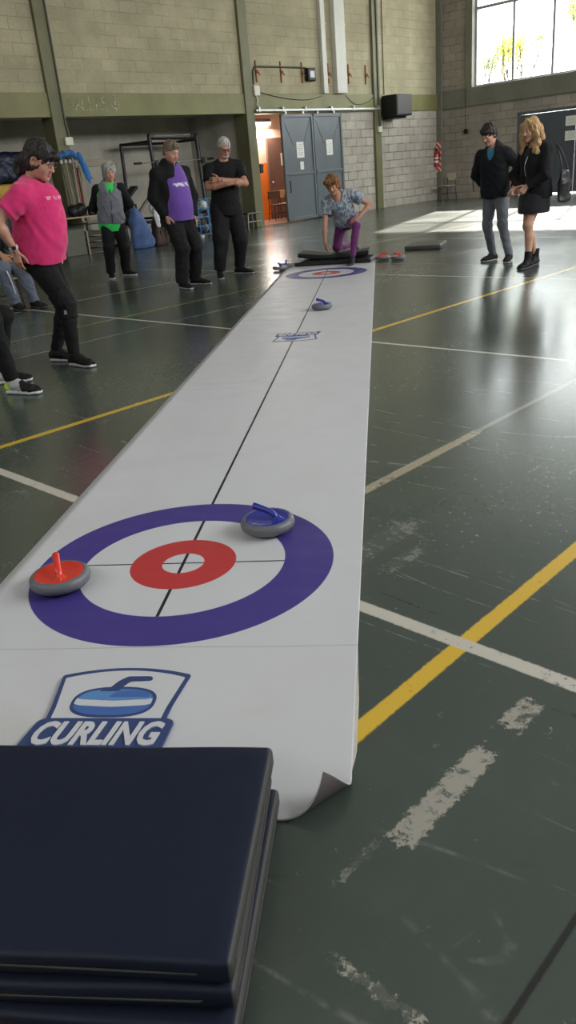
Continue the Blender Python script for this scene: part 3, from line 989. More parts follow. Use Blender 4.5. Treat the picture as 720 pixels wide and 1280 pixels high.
bm = NB(); add_tube(bm, catmull([(4.85, .06, 3.20), (4.5, .06, 2.98), (4.1, .06, 2.95), (3.75, .06, 3.03), (3.56, .06, 3.12)], 6), .007, 6)
tag(hobj('sagging_cable', bm, M_cable, kind=None), 'thin dark cable drooping across the beam right of the white ducts', 'cable')
BR = ['leftmost rusty bracket on the upper wall, under the conduit bend', 'rusty bracket under the middle of the black conduit', 'rusty bracket just left of the black floodlight', 'rusty bracket between the two white ducts', 'rusty bracket just right of the wide white duct', 'rusty bracket nearest the loudspeaker on the upper wall']
for lab, u in zip(BR, (8.38, 7.45, 6.62, 5.52, 4.62, 3.82)):
    bm = NB(); add_box(bm, (u - .02, 0, 3.48), (u + .02, .03, 3.98), bevel=.006); add_box(bm, (u - .05, .02, 3.68), (u + .03, .07, 3.76), bevel=.008); add_tube(bm, [(u - .03, .05, 3.75), (u - .05, .10, 3.64)], .012, 6)
    tag(hobj('wall_bracket', bm, M_rust, kind=None), lab, 'bracket', 'rusty brackets on the upper wall')
for lab, a, b, d in (('narrow white vertical duct on the upper wall', 5.66, 5.84, .12), ('wide white vertical duct on the upper wall', 4.86, 5.30, .16)):
    t = hthing('vertical_duct', lab, 'duct', 0, 0, group='white ducts')
    bm = NB(); add_box(bm, (a, .004, 3.225), (b, d, 7.59), bevel=.012); obj('duct_body', bm, M_duct, t)
    for z in (3.6, 4.9, 6.3):
        bm = NB(); add_box(bm, (a - .012, .004, z), (b + .012, d + .008, z + .05), bevel=.004); obj('duct_strap', bm, M_duct, t)
# surface conduits down the pillars
for lab, u, bz in (('dark conduit with a white box on the pillar beside the chalk word', 14.335, 2.30), ('dark conduit with a small white box on the pillar beside the loudspeaker', 3.34, 2.28)):
    t = hthing('wall_conduit', lab, 'conduit', 0, 0, group='pillar conduits')
    bm = NB(); add_tube(bm, [(u, .10, 7.5), (u, .10, bz + .35), (u - .02, .11, bz + .12), (u - .01, .11, bz)], .022, 8); obj('pipe', bm, M_conduit, t)
    bm = NB(); add_box(bm, (u - .09, .085, bz - .10), (u + .10, .15, bz + .06), bevel=.012); obj('outlet_box', bm, M_whitebox, t)
bm = NB(); add_tube(bm, [(2.95, .02, 7.5), (2.95, .02, 3.1)], .012, 6)
tag(hobj('speaker_cable', bm, M_cable, kind=None), 'thin vertical cable running down the wall to the loudspeaker', 'cable')
# loudspeaker box
M_grille = NT('speaker_grille')
_v = M_grille.n('ShaderNodeTexVoronoi'); _v.inputs['Scale'].default_value = 120; M_grille.l(M_grille.co(), _v.inputs['Vector'])
M_grille.set(color=M_grille.mix(M_grille.ramp(_v.outputs['Distance'], .2, .5, 0, 1), (.12, .10, .10), (.05, .045, .045)), rough=.6); M_grille = M_grille.m
t = hthing('loudspeaker', 'boxy black loudspeaker mounted on the long wall near the corner', 'speaker', 2.80, .052, 2.58)
bm = NB(); add_box(bm, (-.40, .05, 0), (.40, .60, .58), bevel=.02); obj('cabinet', bm, M_black, t)
bm = NB(); add_box(bm, (-.36, .595, .04), (.36, .615, .54), bevel=.008); obj('front_grille', bm, M_grille, t)
bm = NB(); add_box(bm, (-.08, .0, .12), (.08, .06, .5)); add_box(bm, (-.3, -.0, -.06), (.3, .45, -.0), bevel=.01); obj('bracket', bm, M_black, t)
# chalk lettering on the beam
M_chalk = NT('chalk_paint')
_f = M_chalk.noise(26, 5, .7)
M_chalk.set(color=(.62, .60, .44), rough=.9, alpha=M_chalk.ramp(_f, .40, .60, .25, 1)); M_chalk = M_chalk.m
chalk = thing('chalk_sign', 'chalk word with a downward arrow on the olive beam', 'lettering', W(0, 0, 0), TH)
STROKES = {'V': [[(0, 1), (.45, 0), (.8, 1)]], 'A': [[(0, 0), (.45, 1), (.85, 0)], [(.18, .38), (.72, .38)]], 'L': [[(.1, 1), (.1, 0), (.75, .02)]], 'S': [[(.8, .85), (.5, 1), (.15, .85), (.2, .6), (.6, .45), (.78, .22), (.5, 0), (.1, .1)]]}
u = 14.15; hh = .26
for ch in 'VALLAS':
    bm = NB()
    for st in STROKES[ch]:
        pts = catmull([(u - .17 * p[0], .046, 2.875 + hh * p[1]) for p in st], 4) if ch == 'S' else [(u - .17 * p[0], .046, 2.875 + hh * p[1]) for p in st]
        add_tube(bm, pts, .0135, 5)
    obj('letter', bm, M_chalk, chalk); u -= .168
bm = NB(); add_tube(bm, [(12.96, .046, 3.19), (12.94, .046, 2.88)], .017, 5); add_tube(bm, [(13.06, .046, 2.99), (12.94, .046, 2.87), (12.84, .046, 3.0)], .017, 5)
obj('arrow', bm, M_chalk, chalk)

# ------------------------------------------------------------------ far-wall fittings
M_sign = NT('striped_sign')
_x = M_sign.xyz()
_s = M_sign.math('FRACT', M_sign.math('MULTIPLY', M_sign.math('ADD', _x[1], _x[2]), 5.5))
M_sign.set(color=M_sign.mix(M_sign.ramp(_s, .48, .52, 0, 1), (.62, .04, .035), (.68, .58, .50)), rough=.5); M_sign = M_sign.m
M_red = plain('extinguisher_red', (.42, .02, .02), .3, coat=.3)
t = hthing('extinguisher_sign', 'red and white striped board behind the fire extinguisher on the corner pillar', 'sign', .103, .09, .88)
bm = NB(); add_box(bm, (0, -.10, 0), (.012, .10, .92), bevel=.003); obj('board', bm, M_sign, t)
t = hthing('fire_extinguisher', 'red fire extinguisher hanging on the striped board in the corner', 'fire extinguisher', .21, .075, 1.05)
bm = NB(); add_lathe(bm, [(.06, 0), (.078, .01), (.08, .03), (.08, .36), (.07, .42), (.04, .46), (.025, .47), (.025, .50)], 24); obj('cylinder', bm, M_red, t, smooth=True)
bm = NB(); add_box(bm, (-.03, -.02, .50), (.04, .02, .55), bevel=.008); add_tube(bm, [(-.02, 0, .54), (.10, 0, .60)], .01, 6); add_tube(bm, [(-.02, 0, .52), (.10, 0, .55)], .01, 6); obj('valve', bm, M_black, t)
bm = NB(); add_tube(bm, catmull([(-.02, .02, .52), (-.01, .09, .50), (0, .115, .38), (0, .10, .2), (.0, .09, .1)], 5), .012, 8); obj('hose', bm, M_black, t)
bm = NB()
add_lathe(bm, [(.0808, .12), (.0808, .19)], 24, cap=False); obj('label_band', bm, M_paper, t)
bm = NB(); add_lathe(bm, [(.0808, .24), (.0808, .29)], 24, cap=False); obj('label_band', bm, M_paper, t)
bm = NB(); add_box(bm, (-.092, -.02, .3), (-.06, .02, .36)); obj('hanger', bm, M_black, t)
t = hthing('pull_cord', 'thin cord with a dark switch hanging below the far window frame', 'cord', .07, 1.10, 0)
bm = NB(); add_tube(bm, [(0.01, 0, 3.25), (.005, 0, 2.08)], .010, 6); obj('cord', bm, M_cable, t)
bm = NB(); add_box(bm, (-.06, -.05, 1.96), (.03, .05, 2.10), bevel=.01); obj('switch_box', bm, M_black, t)

# ------------------------------------------------------------------ chairs
M_tube = plain('dark_tube', (.03, .024, .02), .4, .4)
M_ply = plain('pale_plywood', (.62, .56, .40), .55, var=.1)
M_plybrown = plain('tan_plywood', (.55, .36, .17), .55, var=.1)
def school_chair(label, loc, rot, ply, group=None, zs=1.0):
    t = thing('school_chair', label, 'chair', loc, rot, group); t.scale = (1, 1, zs)
    bm = NB(); add_box(bm, (-.20, -.19, .435), (.20, .20, .452), bevel=.006); obj('seat', bm, ply, t)
    M = Matrix.Translation((0, -.205, .70)) @ Matrix.Rotation(R(-8), 4, 'X')
    bm = NB(); add_box(bm, (-.20, -.008, -.10), (.20, .008, .11), M, bevel=.006); obj('backrest', bm, ply, t)
    for sx in (-1, 1):
        bm = NB(); add_tube(bm, [(sx * .185, .17, .43), (sx * .205, .21, .0)], .011, 8); obj('leg', bm, M_tube, t)
        bm = NB(); add_tube(bm, [(sx * .205, -.24, .0), (sx * .185, -.18, .44), (sx * .185, -.19, .55), (sx * .185, -.222, .80)], .011, 8); obj('leg', bm, M_tube, t)
    bm = NB()
    add_tube(bm, [(-.185, .17, .425), (.185, .17, .425)], .010, 8); add_tube(bm, [(-.185, -.18, .425), (.185, -.18, .425)], .010, 8)
    for sx in (-1, 1): add_tube(bm, [(sx * .185, -.18, .425), (sx * .185, .17, .425)], .010, 8)
    obj('seat_frame', bm, M_tube, t)
    for sx in (-1, 1):
        bm = NB(); add_tube(bm, [(sx * .195, -.21, .2), (sx * .195, .19, .2)], .008, 8); obj('stretcher', bm, M_tube, t)
    bm = NB(); add_tube(bm, [(-.195, .19, .2), (.195, .19, .2)], .008, 8); obj('stretcher', bm, M_tube, t)
    return t
school_chair('school chair with a cream backrest alone by the far corner', W(.42, .62, 0), TH - PI / 2 + R(-14), M_ply)
school_chair('school chair with a tan wooden back behind the grey sliding door', W(6.35, -1.15, .012), TH + R(10), M_plybrown)
school_chair('bare dark chair in the orange corridor doorway', W(6.98, -.95, .012), TH + R(-20), M_brown)
# low bench by the doorway pillar
t = hthing('low_stool', 'low black stool with a thin pale frame against the doorway pillar', 'stool', 9.35, .30)
bm = NB(); add_box(bm, (-.22, -.15, .36), (.22, .15, .40), bevel=.012); obj('seat', bm, M_vblack, t)
M_chrome = plain('dull_chrome', (.30, .30, .30), .38, .7)
for sx in (-1, 1):
    for sy in (-1, 1):
        bm = NB(); add_tube(bm, [(sx * .21, sy * .14, .37), (sx * .26, sy * .17, 0)], .009, 8); obj('leg', bm, M_chrome, t)
bm = NB(); add_tube(bm, [(-.235, .155, .18), (.235, .155, .18)], .008, 8); add_tube(bm, [(-.22, .15, .385), (.22, .15, .385)], .009, 8); obj('stretcher', bm, M_chrome, t)
# corridor lamp
t = hthing('fluorescent_lamp', 'lit fluorescent tube lamp high in the corridor doorway', 'lamp', 6.75, -1.78, 2.66)
bm = NB(); add_box(bm, (-.55, 0, .03), (.55, .07, .12), bevel=.008); obj('fixture', bm, M_brown, t)
M_lit = NT('lit_tube'); M_lit.set(color=(.9, .9, .9), emit=(1, .95, .92), emits=14.0); M_lit = M_lit.m
bm = NB(); add_tube(bm, [(-.52, .05, .0), (.52, .05, .0)], .035, 12); obj('tube', bm, M_lit, t)
# ------------------------------------------------------------------ storage bay
def soft(name, label, cat, s, mat, loc=(0, 0, 0), rot=0.0, parent=None, group=None, smooth=2, flat=None):
    if flat is not None: s.plane((0, 0, flat), (0, 0, -1))
    V, F = s.mesh(smooth)
    o = npmesh(name, V, F, mat, parent)
    if parent is None:
        o.location = loc; o.rotation_euler = (0, 0, rot)
        tag(o, label, cat, group)
    return o
M_table = plain('worn_table_top', (.42, .33, .20), .6)
M_wood = plain('weathered_wood', (.28, .24, .18), .8, var=.25, scale=14)
M_rack = plain('rack_black', (.016, .016, .017), .4, .2)
M_bar = plain('barbell_steel', (.55, .55, .53), .3, .85)
# table
t = hthing('folding_table', 'long table with slanted metal legs under the blue draped bundle', 'table', 14.95, .45)
bm = NB(); add_box(bm, (-.80, -.35, .76), (.80, .35, .785), bevel=.006); obj('tabletop', bm, M_table, t)
for sx in (-1, 1):
    for sy in (-1, 1):
        bm = NB(); add_tube(bm, [(sx * .70, sy * .30, .76), (sx * .84, sy * .36, 0)], .014, 8); obj('leg', bm, M_chrome, t)
bm = NB(); add_tube(bm, [(-.76, .33, .62), (.76, .33, .62)], .012, 8); add_tube(bm, [(-.76, -.33, .62), (.76, -.33, .62)], .012, 8); obj('rail', bm, M_tube, t)
# box, boards beneath
t = hthing('storage_bin', 'greenish storage bin standing under the table', 'bin', 14.92, .38)
bm = NB(); add_box(bm, (-.26, -.22, 0), (.26, .22, .55), bevel=.015); obj('bin_body', bm, plain('bin_green', (.10, .105, .075), .6), t)
bm = NB(); add_box(bm, (-.28, -.24, .55), (.28, .24, .59), bevel=.012); obj('lid', bm, plain('bin_lid', (.07, .07, .055), .6), t)
for i, (uu, lab) in enumerate(((14.42, 'dark crate under the right end of the table'),)):
    t = hthing('crate', lab, 'crate', uu - .03, .36)
    bm = NB()
    for k in range(4): add_box(bm, (-.20, -.2, .02 + k * .12), (.20, -.185, .10 + k * .12)); add_box(bm, (-.20, .185, .02 + k * .12), (.20, .2, .10 + k * .12)); add_box(bm, (-.2, -.2, .02 + k * .12), (-.185, .2, .10 + k * .12)); add_box(bm, (.185, -.2, .02 + k * .12), (.2, .2, .10 + k * .12))
    obj('slats', bm, plain('crate_dark', (.05, .045, .035), .7), t)
    bm = NB()
    for sx in (-1, 1):
        for sy in (-1, 1): add_box(bm, (sx * .19 - .02, sy * .19 - .02, 0), (sx * .19 + .02, sy * .19 + .02, .48))
    add_box(bm, (-.19, -.19, .01), (.19, .19, .03))
    obj('corner_post', bm, M_wood, t)
# helmet-like dark bags on the table
s = SDF((-.3, -.22, -.02), (.3, .22, .32), .009)
s.ell((0, 0, .12), (.2, .14, .13), k=.02); s.ell((-.1, .02, .15), (.12, .12, .11), k=.05); s.ell((.1, -.01, .10), (.13, .12, .11), k=.05); s.plane((0, 0, 0), (0, 0, -1)); s.wrinkle(.012, 28, 3)
soft('dark_bag', 'black lumpy bag on the table beside the pillar', 'bag', s, M_vblack, W(14.74, .58, .789), TH, flat=.004)
for lab, u_, v_ in (('black box-like case on the right end of the table', 14.24, .45), ('dark pouch in front of the sticks on the table', 14.46, .74)):
    s = SDF((-.16, -.12, -.02), (.16, .12, .26), .008); s.box((0, 0, .10), (.10, .07, .10), r=.04); s.plane((0, 0, 0), (0, 0, -1)); s.wrinkle(.008, 34, int(u_ * 100))
    o = soft('dark_pouch', lab, 'bag', s, M_vblack, W(u_, v_, .789), TH, flat=.004, group='dark pouches on the table')
# bundle of sticks with knobs
M_stick = plain('stick_wood', (.30, .22, .14), .6)
M_stickdark = plain('stick_dark', (.03, .03, .032), .5)
M_knob = plain('pale_knob', (.62, .58, .50), .6)
SL = ['stick with a pale knob nearest the pillar, under the blue cloth', 'second stick from the pillar in the blue draped bundle', 'middle stick of the blue draped bundle', 'reddish stick right of the middle of the bundle', 'rightmost stick leaning in the blue draped bundle']
for i, lab in enumerate(SL):
    u_ = 14.66 - i * .085
    t = hthing('leaning_stick', lab, 'stick', u_ - .04, .22, .787, 0, 'sticks standing on the table')
    lean = .05 - i * .022
    m = (M_stickdark, M_stick, M_stickdark, plain('stick_red', (.32, .07, .045), .5), M_stick)[i]
    bm = NB(); add_tube(bm, [(0, 0, 0), (lean, -.02, 1.08 if i < 4 else .96)], [.018, .014], 8); obj('shaft', bm, m, t)
    bm = NB(); add_sphere(bm, (lean * 1.02, -.02, 1.10 if i < 4 else .98), .036, u=12, v=8, scale=(1, 1, 1.3)); obj('knob', bm, M_knob, t, smooth=True)
s = SDF((-.42, -.18, -.64), (.30, .26, .20), .009)
s.tube([((.26, 0, -.02), .04, .10, (0, 0, 1)), ((.12, 0, .05), .05, .11, (0, 0, 1)), ((-.06, 0, .06), .05, .11, (0, 0, 1)), ((-.18, .02, -.02), .06, .10, (1, 0, 1))], k=.03)
s.tube([((-.20, .08, .0), .07, .07, (1, 0, 0)), ((-.26, .17, -.2), .075, .05, (1, 0, 0)), ((-.30, .18, -.45), .06, .035, (1, 0, 0)), ((-.31, .18, -.56), .035, .025, (1, 0, 0))], k=.03)
s.wrinkle(.022, 26, 5, (1.6, 1, .4))
soft('draped_cloth', 'bright blue cloth draped over the bundle of sticks', 'cloth', s, cloth('blue_cloth', (.035, .16, .42)), W(14.50, .24, 1.985), TH)
# weathered frame behind
t = hthing('wooden_frame', 'weathered wooden trestle with a top rail behind the grey-haired person', 'trestle', 13.75, -.75)
bm = NB(); add_box(bm, (-1.05, -.06, 1.78), (.75, .06, 1.93), bevel=.008); obj('top_rail', bm, M_wood, t)
for x in (-.8, -.1, .55):
    bm = NB(); add_box(bm, (x - .05, -.05, 0), (x + .05, .05, 1.78), bevel=.006); obj('post', bm, M_wood, t)
bm = NB(); add_box(bm, (-.95, -.04, .55), (.65, .04, .64), bevel=.006); obj('lower_rail', bm, M_wood, t)
bm = NB(); add_tube(bm, [(-1.03, .10, 1.0), (-.93, .09, 1.9)], .022, 8)
o = obj('orange_pole', bm, plain('orange_pole', (.45, .09, .04), .5)); o.location = W(13.75, -.75, -.0); o.rotation_euler = (0, 0, TH); tag(o, 'thin orange-red pole leaning on the wooden trestle', 'pole')
o.location = W(13.75, -.72, -1.0 + .0)
for v in o.data.vertices: v.co.z = 1.0 + (v.co.z - 1.0) * 2.05
# blue bag
s = SDF((-.42, -.3, -.02), (.42, .3, .88), .011)
s.tube([((.10, 0, .10), .30, .18, (1, 0, 0)), ((.06, 0, .35), .25, .17, (1, 0, 0)), ((-.02, 0, .60), .17, .13, (1, 0, 0)), ((-.03, 0, .76), .10, .09, (1, 0, 0))], k=.05)
s.plane((0, 0, 0), (0, 0, -1)); s.wrinkle(.02, 16, 8, (1, 1, .5))
bag = soft('sports_bag', 'tall blue sports bag slumped on the floor beside the grey vest person', 'bag', s, cloth('bag_blue', (.055, .10, .24), wr=.4, rough=.6), W(13.62, 1.12, 0.001), TH + PI, flat=.004)
bm = NB(); add_tube(bm, catmull([(.02, .19, .14), (-.06, .20, .40), (-.12, .16, .62), (-.04, .12, .78)], 5), .014, 8); obj('strap', bm, M_vblack, bag)
# brown bag with a white towel over it
def brown(s):
    s.tube([((.05, 0, .10), .26, .15, (1, 0, 0)), ((.02, 0, .40), .22, .14, (1, 0, 0)), ((-.02, .0, .66), .15, .11, (1, 0, 0)), ((-.02, 0, .76), .09, .08, (1, 0, 0))], k=.05)
    for x in (-.16, -.04, .09, .2): s.tube([((x * .7, .10, .66), .05, .05, (1, 0, 0)), ((x, .14, .35), .055, .05, (1, 0, 0)), ((x * 1.2, .13, .06), .05, .04, (1, 0, 0))], k=.03)
    s.plane((0, 0, 0), (0, 0, -1)); s.wrinkle(.022, 20, 12, (1.6, 1, .4)); return s
GBX = ((-.42, -.34, -.03), (.42, .38, 1.05), .011)
s = brown(SDF(*GBX))
s2 = SDF(*GBX)
s2.tube([((-.14, .02, .80), .10, .13, (0, 1, 0)), ((.14, .02, .80), .10, .13, (0, 1, 0))], k=.04)
s2.tube([((.14, .12, .80), .07, .06, (1, 0, 0)), ((.20, .18, .62), .08, .05, (1, 0, 0)), ((.20, .20, .42), .05, .035, (1, 0, 0))], k=.03)
s2.tube([((-.04, .12, .80), .10, .05, (1, 0, 0)), ((-.02, .17, .60), .07, .035, (1, 0, 0))], k=.03)
s2.wrinkle(.014, 28, 15, (1.5, 1, .5)); s2.d = np.maximum(s2.d, -(s.d - .012)).astype(np.float32)
soft('cloth_bag', 'tall brown cloth bag on the floor right of the blue sports bag', 'bag', s, cloth('bag_brown', (.055, .032, .024), var=.35, rough=.6), W(12.90, 1.0, .001), TH, flat=.004)
soft('white_towel', 'white towel thrown over the tall brown bag', 'towel', s2, cloth('towel_white', (.60, .60, .58)), W(12.90, 1.0, .001), TH, smooth=1)
t = hthing('water_bottle', 'small teal water bottle standing on the white towel', 'bottle', 12.84, 1.02, .945)
bm = NB(); add_lathe(bm, [(.03, 0), (.034, .01), (.034, .13), (.018, .17), (.018, .19)], 16); obj('bottle_body', bm, plain('teal_plastic', (.10, .50, .38), .3), t, smooth=True)
bm = NB(); add_lathe(bm, [(.02, .19), (.02, .215)], 12); obj('cap', bm, M_knob, t)
# dark backpack between
s = SDF((-.25, -.2, -.02), (.25, .2, .6), .01); s.box((0, 0, .24), (.16, .11, .24), r=.09); s.ell((0, .1, .2), (.12, .08, .12), k=.03); s.plane((0, 0, 0), (0, 0, -1)); s.wrinkle(.012, 24, 21)
b = soft('backpack', 'black backpack hanging behind the blue sports bag', 'bag', s, M_vblack, W(13.15, .18, .456), TH, flat=.004)
school_chair('dark chair under the black backpack', W(13.15, .15, 0), TH, M_plybrown)
# squat rack
t = hthing('squat_rack', 'tall black squat rack holding barbells in the storage bay', 'gym rack', 10.65, -1.35)
ups = ((-.92, .30, 2.42, .055), (.62, .30, 2.46, .055), (-.62, -.40, 2.30, .045), (1.0, -.40, 2.30, .045))
for k, (x, y, h, r) in enumerate(ups):
    bm = NB(); add_tube(bm, [(x + (.10 if y > 0 else 0), y + .22 if y > 0 else y - .1, 0), (x, y, h - .06), (x, y, h)], [r, r, r * .6], 10); obj('upright', bm, M_rack, t)
for a, b in (((.62, .30, 2.28), (1.0, -.40, 2.26)), ((-.92, .30, 2.28), (-.62, -.40, 2.26)), ((-.62, -.40, 2.26), (1.0, -.40, 2.26)), ((.62, .38, .5), (1.0, -.46, .5)), ((-.92, .40, .5), (-.62, -.46, .5)), ((-.92, .30, 2.30), (.62, .30, 2.34))):
    bm = NB(); add_tube(bm, [a, b], .032, 8); obj('crossbar', bm, M_rack, t)
for x, y in ((-.92, .38), (.62, .38)):
    bm = NB(); add_box(bm, (x - .04, y - .04, 1.70), (x + .04, y + .12, 1.76), bevel=.006); add_box(bm, (x - .04, y + .09, 1.74), (x + .04, y + .12, 1.84), bevel=.006); obj('bar_hook', bm, M_rack, t)
for lab, y, z, x0, x1 in (('long steel barbell resting across the black rack', .446, 1.792, -1.30, 1.30), ('short pale bar across the top of the black rack', .30, 2.402, -.72, .48)):
    t2 = hthing('barbell', lab, 'barbell', 10.65, -1.35 + y, z, 0, 'barbells')
    bm = NB(); add_tube(bm, [(x0, 0, 0), (x1, 0, 0)], .016, 8); obj('shaft', bm, M_bar, t2)
    bm = NB(); add_tube(bm, [(x0, 0, 0), (x0 + .22, 0, 0)], .028, 10); obj('sleeve', bm, M_bar if 'pale' in lab else M_rack, t2)
    bm = NB(); add_tube(bm, [(x1 - .22, 0, 0), (x1, 0, 0)], .028, 10); obj('sleeve', bm, M_bar if 'pale' in lab else M_rack, t2)
# incline bench
t = hthing('weight_bench', 'black inclined weight bench left of the rack', 'weight bench', 12.55, -.35)
Mb = Matrix.Translation((.28, 0, .98)) @ Matrix.Rotation(R(38), 4, 'Y')
bm = NB(); add_box(bm, (-.48, -.14, -.035), (.48, .14, .035), Mb, bevel=.02); obj('back_pad', bm, M_vblack, t)
Mb = Matrix.Translation((-.32, .02, .88)) @ Matrix.Rotation(R(40), 4, 'Y')
bm = NB(); add_box(bm, (-.45, -.04, -.03), (.45, .04, .03), Mb, bevel=.01); obj('side_arm', bm, plain('bench_arm', (.16, .15, .12), .5), t)
bm = NB(); add_box(bm, (-.7, -.14, .42), (-.1, .14, .49), bevel=.02); obj('seat_pad', bm, M_vblack, t)
for a, b in (((.45, 0, .80), (.6, 0, .0)), ((-.05, 0, .9), (-.05, 0, 0)), ((-.6, 0, .42), (-.65, 0, 0)), ((-.65, 0, .04), (.6, 0, .04))):
    bm = NB(); add_tube(bm, [a, b], .028, 8); obj('frame_tube', bm, M_rack, t)
for x in (-.65, .6):
    bm = NB(); add_tube(bm, [(x, -.25, .03), (x, .25, .03)], .028, 8); obj('foot_bar', bm, M_rack, t)
# ball cage on casters
M_cage = plain('cage_blue', (.05, .20, .42), .45)
t = hthing('ball_cage', 'light blue wire cage trolley full of balls', 'cage trolley', 11.95, 1.15)
W0, D0, H0 = .42, .30, .88
def wires(axis):
    bm = NB(); r = .010
    zs = [.12, .31, .50, .69, H0]
    xs = [-W0, -W0 / 3, W0 / 3, W0]
    ys = [-D0, 0, D0]
    if axis == 'front' or axis == 'back':
        y = D0 if axis == 'front' else -D0
        for z in zs: add_tube(bm, [(-W0, y, z), (W0, y, z)], r, 6)
        for x in xs: add_tube(bm, [(x, y, .12), (x, y, H0)], r, 6)
    else:
        x = W0 if axis == 'left' else -W0
        for z in zs: add_tube(bm, [(x, -D0, z), (x, D0, z)], r, 6)
        for y in ys: add_tube(bm, [(x, y, .12), (x, y, H0)], r, 6)
    return bm
for sname in ('front', 'back', 'left', 'right'): obj('cage_panel', wires(sname), M_cage, t)
bm = NB()
for x in (-W0, -.14, .14, W0): add_tube(bm, [(x, -D0, .12), (x, D0, .12)], .01, 6)
obj('cage_floor', bm, M_cage, t)
for sx in (-1, 1):
    for sy in (-1, 1):
        bm = NB(); add_tube(bm, [(sx * .38, sy * .26 - .014, .05), (sx * .38, sy * .26 + .014, .05)], .05, 14); add_tube(bm, [(sx * .38, sy * .26, .05), (sx * .38, sy * .26, .12)], .018, 8)
        obj('caster', bm, M_knob, t)
BALLS = [(.20, .04, .24, .115, (.30, .31, .33), 'grey ball low in the cage'), (-.08, .10, .25, .12, (.03, .035, .05), 'dark ball low in the cage beside the grey one'), (-.30, -.06, .24, .10, (.20, .21, .22), 'mid grey ball in the lower right of the cage'), (.14, .12, .47, .105, (.50, .33, .22), 'tan ball in the middle of the cage'), (-.12, -.05, .48, .12, (.04, .07, .14), 'navy ball in the middle of the cage'), (-.30, .1, .46, .09, (.08, .14, .25), 'small blue ball at the right of the cage'), (-.05, .1, .70, .11, (.10, .12, .14), 'charcoal ball near the top of the cage'), (.24, .0, .68, .11, (.16, .13, .06), 'olive ball near the top left of the cage'), (-.28, -.02, .74, .115, (.62, .63, .62), 'white ball near the top right of the cage'), (.10, -.02, .91, .12, (.70, .46, .03), 'yellow ball on top of the cage')]
for x, y, z, r, c, lab in BALLS:
    bm = NB(); add_sphere(bm, (0, 0, 0), r, u=24, v=14)
    bt = thing('ball', lab, 'ball', W(11.95, 1.15) + HALL.to_3x3() @ Vector((x, y, z)), 0, 'balls in the cage trolley')
    obj('ball_skin', bm, plain('ball_skin', c, .45), bt, smooth=True)
    bm = NB()
    for ax in range(3):
        pts = [(r * math.cos(a) * 1.0, r * math.sin(a), 0) for a in [2 * PI * k / 24 for k in range(24)]]
        pts = [(p[0], p[1], p[2]) if ax == 0 else ((p[0], p[2], p[1]) if ax == 1 else (p[2], p[0], p[1])) for p in pts]
        add_tube(bm, pts, .0022, 4, closed=True)
    obj('ball_seam', bm, M_rack, bt)
# stacked soft blocks and a dark crash mat in the next bay
t = hthing('vaulting_block', 'dark foam block with a yellow top section under the crash mat at the far left', 'foam block', 16.15, -.75)
M_yel = vinyl('yellow_vinyl', (.45, .26, .02))
for k, (z0_, h_, m_) in enumerate(((0, 1.26, M_vnavy), (1.265, .27, M_yel))):
    bm = slab_bm(1.8, 1.1, h_, puff=.006, seed=30 + k, rad=.04)
    for v in bm.verts: v.co.z += z0_
    obj('block_section', bm, m_, t, smooth=True, label=('dark lower section', 'yellow top section')[k])
s = SDF((-1.15, -.75, -.05), (1.15, .75, .75), .016)
s.box((0, 0, .30), (1.0, .58, .29), r=.14); s.tube([((-.95, .3, .5), .10, .10, (0, 1, 0)), ((.95, .35, .46), .11, .11, (0, 1, 0))], k=.06); s.plane((0, 0, 0), (0, 0, -1)); s.wrinkle(.03, 9, 31, (1.8, 1, .6)); s.wrinkle(.012, 24, 33)
soft('crash_mat', 'dark navy vinyl crash mat lying on the yellow block behind the pink shirt person', 'crash mat', s, vinyl('crash_navy', (.012, .016, .04), .35), W(16.10, -.70, 1.552), TH, flat=.006)

